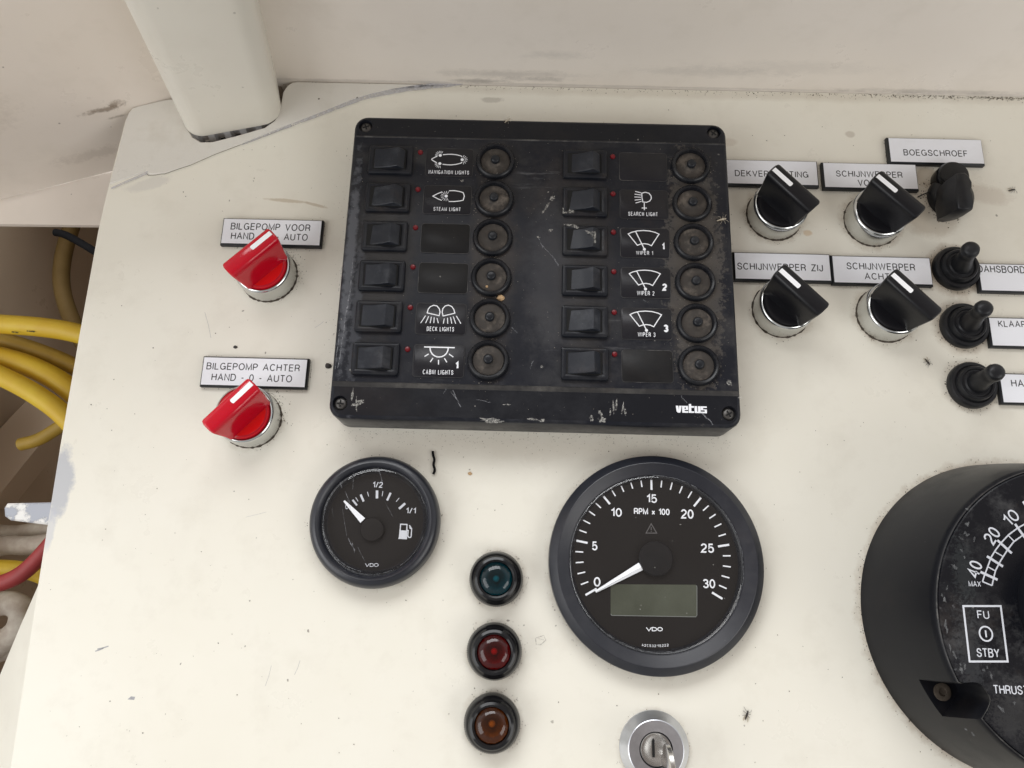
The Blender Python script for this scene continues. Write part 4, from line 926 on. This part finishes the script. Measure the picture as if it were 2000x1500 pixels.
# ================================================================== INDICATOR LAMPS
def lamp(label, loc, col, lift):
    t_ = thing('indicator_lamp', label, 'indicator lamp', loc, 0, 'round indicator lamps in a column')
    b = MB(); pr = [(12.2, 0), (12.5, .6), (12.5, 4.2), (12.2, 5.0), (11.9, 6.2), (11.4, 7.3), (10.6, 8.0), (10.4, 9.2), (9.7, 10.2), (8.6, 10.7), (7.8, 10.4), (7.4, 9.8)]
    b.lathe(pr, n=90, cap0=True, cap1=False)
    b.build('bezel', M_LAMPBLACK, t_, angle=25)
    b = MB()
    for i in range(80):
        a_ = 2 * PI * i / 80; c_, s_ = math.cos(a_), math.sin(a_)
        b.add([((12.5 + e_) * c_ - tt * s_, (12.5 + e_) * s_ + tt * c_, z_) for z_ in (.7, 4.1) for e_, tt in ((-.05, -.22), (.22, 0), (-.05, .22))], [(0, 1, 4, 3), (1, 2, 5, 4), (3, 4, 5)])
    b.build('knurling', M_LAMPBLACK, t_)
    b = MB(); b.lathe([(7.5, 9.9), (6.9, 10.9), (5.4, 11.9), (3.4, 12.5), (1.4, 12.75)], n=48); b.build('lens', LENS[col], t_)
    b = MB(); b.lathe([(7.4, 9.4), (5.5, 6.2), (3.2, 4.2), (1.9, 3.8)], n=14); b.build('reflector', M_REFLECT, t_, angle=5)
    b = MB(); b.lathe([(1.5, 3.8), (1.6, 5.6), (1.1, 6.8), (.5, 7.2)], n=20); b.build('bulb', M_FILAMENT, t_)
    return t_
lamp('round indicator lamp in black bezel with dark green lens, topmost of the column', (-43.6, -154.6, 0), 'green', 0)
lamp('round indicator lamp in black bezel with dark red lens, between the green and amber ones', (-43.5, -186.6, 0), 'red', 0)
lamp('round indicator lamp in black bezel with amber brown lens, lowest of the column', (-43.5, -217.0, 0), 'amber', 0)

# ================================================================== IGNITION LOCK
IC = (29.0, -225.4, 0)
t_ = thing('ignition_lock', 'round aluminium ignition lock with a steel key in it at the bottom photo edge', 'lock', IC)
b = MB(); b.lathe([(15.3, 0), (15.5, .6), (15.4, 2.0), (14.9, 2.6), (12.3, 6.4), (11.9, 6.6)], n=80, cap0=True, cap1=False); b.build('ring', M_ALU, t_, angle=20)
b = MB(); b.lathe([(11.95, 6.6), (7.4, 6.7), (7.35, 5.6)], n=80, cap1=False); b.build('ring_face', M_ALUFACE, t_, angle=20)
b = MB(); b.lathe([(7.6, 5.3), (7.0, 5.5)], n=48); b.build('gap', M_DARK, t_)
b = MB(); b.lathe([(6.9, 5.2), (6.9, 6.3), (6.6, 6.6), (5.6, 6.6), (3.9, 5.9), (2.0, 5.6)], n=48); b.build('cylinder', M_STEEL, t_)
b = MB(); b.rbox(-1.0, .6, .35, 3.6, .3, [(0, 6.1), (0, 6.75)], 3); b.build('keyway', M_DARK, t_)
k = thing('key', 'worn steel key standing in the ignition lock', 'key', (IC[0] + 3.0, IC[1] - 2.5, 6.6), R(4))
b = MB()
bow = [(-4.5, -.5), (-4.5, 4.0), (-9.5, 7), (-11.0, 12), (-9.5, 18), (-4.5, 21.5), (4.5, 21.5), (9.5, 18), (11.0, 12), (9.5, 7), (4.5, 4.0), (4.5, -.5)]
bow = smooth_poly(bow, 2)
b.loft([[(x_, p[0] * s_ - 3.5, (p[1] - 10) * s_ + 10) for p in bow] for x_, s_ in ((-1.1, .96), (-.8, 1), (.8, 1), (1.1, .96))]); b.build('bow', M_STEEL, k)

# ================================================================== THRUSTER CONTROL
HC = Vector((198.3, -164.8, 0)); HT = 50.0
t_ = thing('thruster_control', 'big round black thruster control with tall side wall, cut by the right photo edge', 'control', HC)
nc = at(1893, 1372, HT) - HC; na_ = math.atan2(nc.y, nc.x)
def wall_r(th, z):
    u = z / HT; return 70.9 - 5.0 * u - 3.0 * u * u
def notch_f(th):
    d = (th - na_ + PI) % (2 * PI) - PI
    return max(0.0, 1 - (abs(d) / R(6.6)) ** 4) if abs(d) < R(6.6) else 0.0
NT_ = 360
def hring(z, notched, inset=0.0):
    out = []
    for j in range(NT_):
        th = 2 * PI * j / NT_; r_ = wall_r(th, z) - inset
        if notched: r_ = min(r_, r_ - notch_f(th) * (r_ - 54.5))
        out.append((r_ * math.cos(th), r_ * math.sin(th), z))
    return out
zf = 28
b = MB(); b.loft([hring(z, False) for z in (0, 6, 12, 18, zf)] + [hring(z, True) for z in (zf + .01, 33, 38, 42, 46, 48.6)] + [hring(49.2, True, .5)], True, True); b.build('housing', M_THRUST, t_, angle=35)
b = MB(); b.loft([hring(49.25, True, .95), hring(49.9, True, 1.1), hring(50.1, True, 1.5)], False, False)
tp_ = hring(50.1, True, 1.5); vs, fs = plate_holes([p[:2] for p in tp_], [], 50.1); b.add(vs, fs); b.build('face_plate', M_THRUSTFACE, t_, angle=30)
b = MB(); b.loft([hring(49.3, True, .35), hring(49.75, True, .6), hring(49.3, True, .85)], False, False); b.build('face_edge', M_EDGE, t_)
sc = Vector((math.cos(na_) * 61, math.sin(na_) * 61, zf)); b = MB(); b.lathe([(3.6, 0), (3.6, .6), (3.2, .8), (1.7, .8), (1.6, .2)], tuple(sc), 24); b.build('screw', M_GRIME, t_)
FZ = 50.2
z8 = lambda x, y: at2(1850 + x / 5, 880 + y / 5, FZ)
b = MB()
b.stroke([z8(*p) for p in [(345, 1280), (365, 1215), (390, 1150), (430, 1040), (472, 972), (520, 908), (600, 822), (690, 755), (800, 695), (920, 650)]], .55, FZ)
b.stroke([z8(*p) for p in [(438, 1318), (452, 1250), (472, 1172), (520, 1078), (590, 968), (650, 890), (750, 818), (850, 765), (950, 730)]], .55, FZ)
b.stroke([z8(345, 1280), z8(438, 1318)], .55, FZ + .01)
for p, q in (((325, 1185), (492, 1262)), ((388, 1032), (545, 1132)), ((490, 875), (630, 1003)), ((662, 716), (758, 850))): b.stroke([z8(*p), z8(*q)], 1.0, FZ + .02)
for p, q in (((398, 1135), (468, 1175)), ((470, 990), (545, 1035)), ((598, 830), (657, 890))): b.stroke([z8(*p), z8(*q)], .5, FZ + .015)
zq = lambda x, y: at2(1650 + x / 2.42, 880 + y / 2.42, FZ)
b.stroke([zq(560, 735), zq(737, 735), zq(770, 997), zq(590, 997)], .75, FZ, True)
c_ = zq(667, 866); b.stroke([(c_[0] + 2.55 * math.cos(2 * PI * j / 28), c_[1] + 2.75 * math.sin(2 * PI * j / 28)) for j in range(28)], .6, FZ, True); b.stroke([(c_[0], c_[1] + 1.3), (c_[0], c_[1] - 1.3)], .6, FZ)
b.build('scale_mark', M_PRINT2, t_, offset=HC)
tx = MB(); FQ = (2.42, 1650, 880)
for s_, bx in (('FU', (626, 756, 682, 795)), ('STBY', (623, 935, 731, 977)), ('MAX', (585, 617, 643, 643)), ('THRUST', (702, 1110, 868, 1152))): text_px(s_, pxn(FQ, *bx), FZ, tx, .13)
for s_, x, y, rt in (('10', 622, 655, 40), ('20', 437, 830, 52), ('40', 268, 1158, 68), ('5', 790, 545, 28)):
    c_ = z8(x, y); text_mb(s_, c_[0], c_[1], 6.6 if len(s_) > 1 else 3.2, 5.2, FZ, R(rt), .13, tx)
tx.build('lettering', M_PRINT2, t_, offset=HC)
b = MB()
for i in range(46):
    x, y = random.choice(((1846, 1180), (1850, 1215), (1862, 1260), (1872, 1300), (1868, 1335), (1882, 1330), (1925, 1315), (1930, 1340), (1880, 1060), (1895, 1030), (1862, 1110), (1975, 1370), (1900, 1420)))
    x += random.gauss(0, 7); y += random.gauss(0, 14)
    if x < 1926 and 1312 < y < 1412: continue
    pj = jag(x, y, random.uniform(.3, 1.1), random.uniform(.6, 2.4), FZ, 12, random.uniform(-.5, 1.0), .7); b.poly(pj, FZ - .04 + .0012 * i)
tag(b.build('scuff', M_SCUFF, t_, offset=HC), kind='stuff')
b = MB(); b.lathe([(30, 50.0), (30.5, 52), (29, 58), (26, 66), (22, 72), (14, 75)], (0, 4, 0), 64); b.build('lever_hub', M_THRUST, t_)

# ================================================================== INSECTS, CRUMBS, DIRT
def insect(label, p, rz, s=1.0, pale=False, tilt=(0, 0)):
    t_ = thing('dead_insect', label, 'insect', p, rz, 'dead insects')
    t_.rotation_euler = (tilt[0], tilt[1], rz)
    b = MB(); b.tube([(x * s, 0, z * s) for x, z in ((-2.2, .35), (-1.4, .5), (-.5, .55), (.1, .7), (.6, .75), (.9, .6), (1.3, .6), (1.6, .5))], [r_ * s for r_ in (.12, .3, .34, .42, .38, .2, .34, .12)], 8); b.build('body', M_PALEBUG if pale else M_BUG, t_)
    for sg in (-1, 1):
        b = MB(); pts = [(.3, .25), (-.8, .9), (-2.3, 1.25), (-2.9, .8), (-1.6, .3)]; b.add([(x * s, sg * y * s, (.75 + .08 * i) * s) for i, (x, y) in enumerate(pts)], [(0, 1, 2, 3, 4)]); b.build('wing', M_WING, t_)
        for lx in (-.4, .3, .9):
            b = MB(); b.tube([(lx * s, sg * .25 * s, .5 * s), ((lx * 1.8) * s, sg * 1.2 * s, 1.0 * s), (lx * 2.6 * s, sg * random.uniform(1.2, 2.1) * s, .06)], .05 * s + .015, 5); b.build('leg', M_PALEBUG if pale else M_BUG, t_)
insect('tiny dead gnat with spread legs on bare cream between lock and thruster control', at(1458, 1395, 0), R(70), 1.1)
insect('dead gnat lying left of the lowest toggle switch', at(1811, 708, 0), R(-60), 1.0)
insect('dead black fly right of the key switch', at(1976, 372, 0), R(10), 1.0)
insect('dead long legged insect on the black panel beside the round breakers', at(1410, 430, PZ), R(15), 1.3, True)
insect('dead insect on the top edge of the black panel', at(992, 236, PZ), R(40), 1.0, True)
insect('dead long legged insect on the wall at the upper right', (232, 115.6, 60), R(0), 1.3, False, (R(90), 0))
def lump(name, label, cat, p, r, mat, flat=.6, group=None):
    b = MB(); rings = []
    for k, (rr, z_) in enumerate(((.75, 0), (1, .35), (.8, .8), (.35, 1.05))):
        rings.append([(r * rr * random.uniform(.75, 1.15) * math.cos(2 * PI * j / 9), r * rr * random.uniform(.6, 1.0) * math.sin(2 * PI * j / 9), r * flat * z_) for j in range(9)])
    b.loft(rings); o = b.build(name, mat, loc=p); return tag(o, label, cat, group)
lump('crumb', 'tan crumb lying between two round breakers on the black panel', 'crumb', at(978, 582, PZ), 2.0, M_CRUMB)
lump('crumb', 'tiny tan crumb inside the fourth breaker of the left column', 'crumb', at(951, 560, PZ + 1), .8, M_CRUMB)
lump('seed_husk', 'small dark seed lying above the lower left nameplate', 'seed', at(460, 678, 0), 1.1, M_BUG, .5)
b = MB(); b.tube(smooth_poly([tuple(at(x, y, .8)) for x, y in ((845, 881), (846, 890), (849, 898), (846, 908), (850, 918), (846, 926))], 2, False), [.75, .7] + [.55] * 18 + [.4, .3], 8) if False else b.tube(smooth_poly([tuple(at(x, y, .8)) for x, y in ((845, 881), (846, 890), (849, 898), (846, 908), (850, 918), (846, 926))], 2, False), .6, 8)
tag(b.build('black_thread', M_BLACKCABLE), 'short wavy black thread on the cream beside the fuel gauge', 'thread')
b = MB(); b.stroke([at2(*p) for p in [(1046, 1246), (1062, 1241), (1066, 1250), (1056, 1259), (1047, 1258)]], .35, .25, True); b.stroke([at2(1048, 1246), at2(1062, 1250)], .3, .3)
tag(b.build('plastic_shred', M_SMEAR), 'small curled clear shred between red lamp and big gauge', 'shred')
lump('dirt_clump', 'brown dirt clump above the big gauge left of the black thread', 'dirt clump', at(918, 925, 0), 1.1, M_CRUMB, .5)
lump('dirt_clump', 'dark dirt clump against the left edge of the black panel', 'dirt clump', at(641, 715, 0), 1.8, M_BUG, .6)

b = MB()
def fleck(x, y, r, z=.06):
    n_ = random.randint(4, 6); a0 = random.uniform(0, 6); el = random.uniform(.4, 1.0); ro = random.uniform(0, PI)
    pts = []
    for j in range(n_):
        rr = r * random.uniform(.55, 1.1); u, v_ = rr * math.cos(a0 + 2 * PI * j / n_), rr * el * math.sin(a0 + 2 * PI * j / n_)
        pts.append((x + u * math.cos(ro) - v_ * math.sin(ro), y + u * math.sin(ro) + v_ * math.cos(ro)))
    zz_ = z + random.uniform(0, .15); h_ = min(.5, r * .5)
    c_ = (x, y); b.add([(p[0], p[1], zz_) for p in pts] + [(x, y, zz_ + h_)], [(j, (j + 1) % n_, n_) for j in range(n_)])
for _ in range(650):
    x = random.uniform(-255, 260); y = random.uniform(-245, 112)
    fleck(x, y, random.choice((.14, .16, .18, .22, .28, .38)))
def halo(cx, cy, r0, n, spread=2.0, a0=0, a1=360, size=.26):
    for _ in range(int(n * .55)):
        a_ = R(random.uniform(a0, a1)); r_ = r0 + abs(random.gauss(0, spread)); fleck(cx + r_ * math.cos(a_), cy + r_ * math.sin(a_), random.uniform(.1, size))
for cx, cy, n in ((-168.3, -2.9, 70), (-168.4, -80.2, 80), (99.9, 38.7, 170), (151.9, 36.5, 150), (99.8, -15.9, 130), (153.6, -17.0, 150)): halo(cx, cy, 14.8, n, 1.3, size=.3); 
halo(-168.3, -2.9, 14.8, 90, 2.2, -20, 60, .35); halo(-168.4, -80.2, 14.8, 130, 2.6, -10, 75, .4)
for cx, cy in ((192.6, 9.2), (192.7, -22.6), (192.5, -54.2)): halo(cx, cy, 11.4, 220, 1.6, size=.42)
halo(kc.x, kc.y, 11.5, 320, 2.4, 60, 290, .5)
halo(-102.1, -129.6, 31, 110, 2.5); halo(30.9, -145.2, 50.1, 220, 2.2); halo(HC.x, HC.y, 70.8, 380, 1.5, 60, 280, .4)
for cy in (-154.6, -186.6, -217.0): halo(-43.5, cy, 12.5, 110, 1.4, -60, 140, .3)
halo(29, -225.4, 15.3, 60, 1.0)
for _ in range(420):
    x = random.uniform(-125, 70); fleck(x, -84 - abs(random.gauss(0, 5)), random.uniform(.1, .25))
for _ in range(160): fleck(70 + abs(random.gauss(0, 3)), random.uniform(-80, 78), random.uniform(.1, .28))
for _ in range(160): fleck(-125.2 - abs(random.gauss(0, 5)), random.uniform(-80, 78), random.uniform(.1, .25))
for _ in range(420): fleck(random.uniform(-160, 260), 115.2 - abs(random.gauss(0, 1.5)), random.uniform(.12, .4))
for _ in range(380): fleck(min(262, 262 - abs(random.gauss(0, 60))), 115.3 - abs(random.gauss(0, .9)), random.uniform(.15, .55))
for _ in range(60): fleck(-168 + random.gauss(0, 3), 114 - abs(random.gauss(0, 3)), random.uniform(.15, .5))
for (cx, cy, wd) in ((98.4, 62.6, 26), (152.4, 61.9, 26), (101.2, 7.4, 26), (153.1, 6.7, 27), (189.8, 78.2, 26), (231.6, 4.2, 27), (236.8, -25.8, 27), (241, -55.6, 27), (-168.6, 20.4, 27), (-168.9, -57, 27)):
    for _ in range(60): fleck(cx + random.uniform(-wd, wd), cy + random.choice((-1, 1)) * (8.1 + abs(random.gauss(0, .5))), random.uniform(.1, .28))
    for _ in range(40): fleck(cx + random.choice((-1, 1)) * (wd + abs(random.gauss(0, .5))), cy + random.uniform(-8, 8), random.uniform(.1, .3))
tag(b.build('dirt_specks', M_SPECK), 'brown and black dirt flecks strewn over the cream dashboard', 'dirt', kind='stuff')
b = MB()
for _ in range(520): fleck(random.uniform(-122, 67), random.uniform(-80, 76), random.uniform(.08, .2), PZ + .05)
for cx0 in (-50.2, 50.2):
    for y in ROWY:
        for _ in range(26):
            a_ = random.uniform(0, 6.28); r_ = 10.2 + abs(random.gauss(0, 1.2)); fleck(cx0 + r_ * math.cos(a_), y + r_ * math.sin(a_), random.uniform(.1, .26), PZ + .05)
tag(b.build('dust_specks', plain('pale_dust_fleck', (.30, .27, .23), .9, var=.6, scale=1500)), 'pale dust flecks lying on the black switch panel', 'dust', kind='stuff')
for o in COL.objects:
    if '_used' in o: del o['_used']
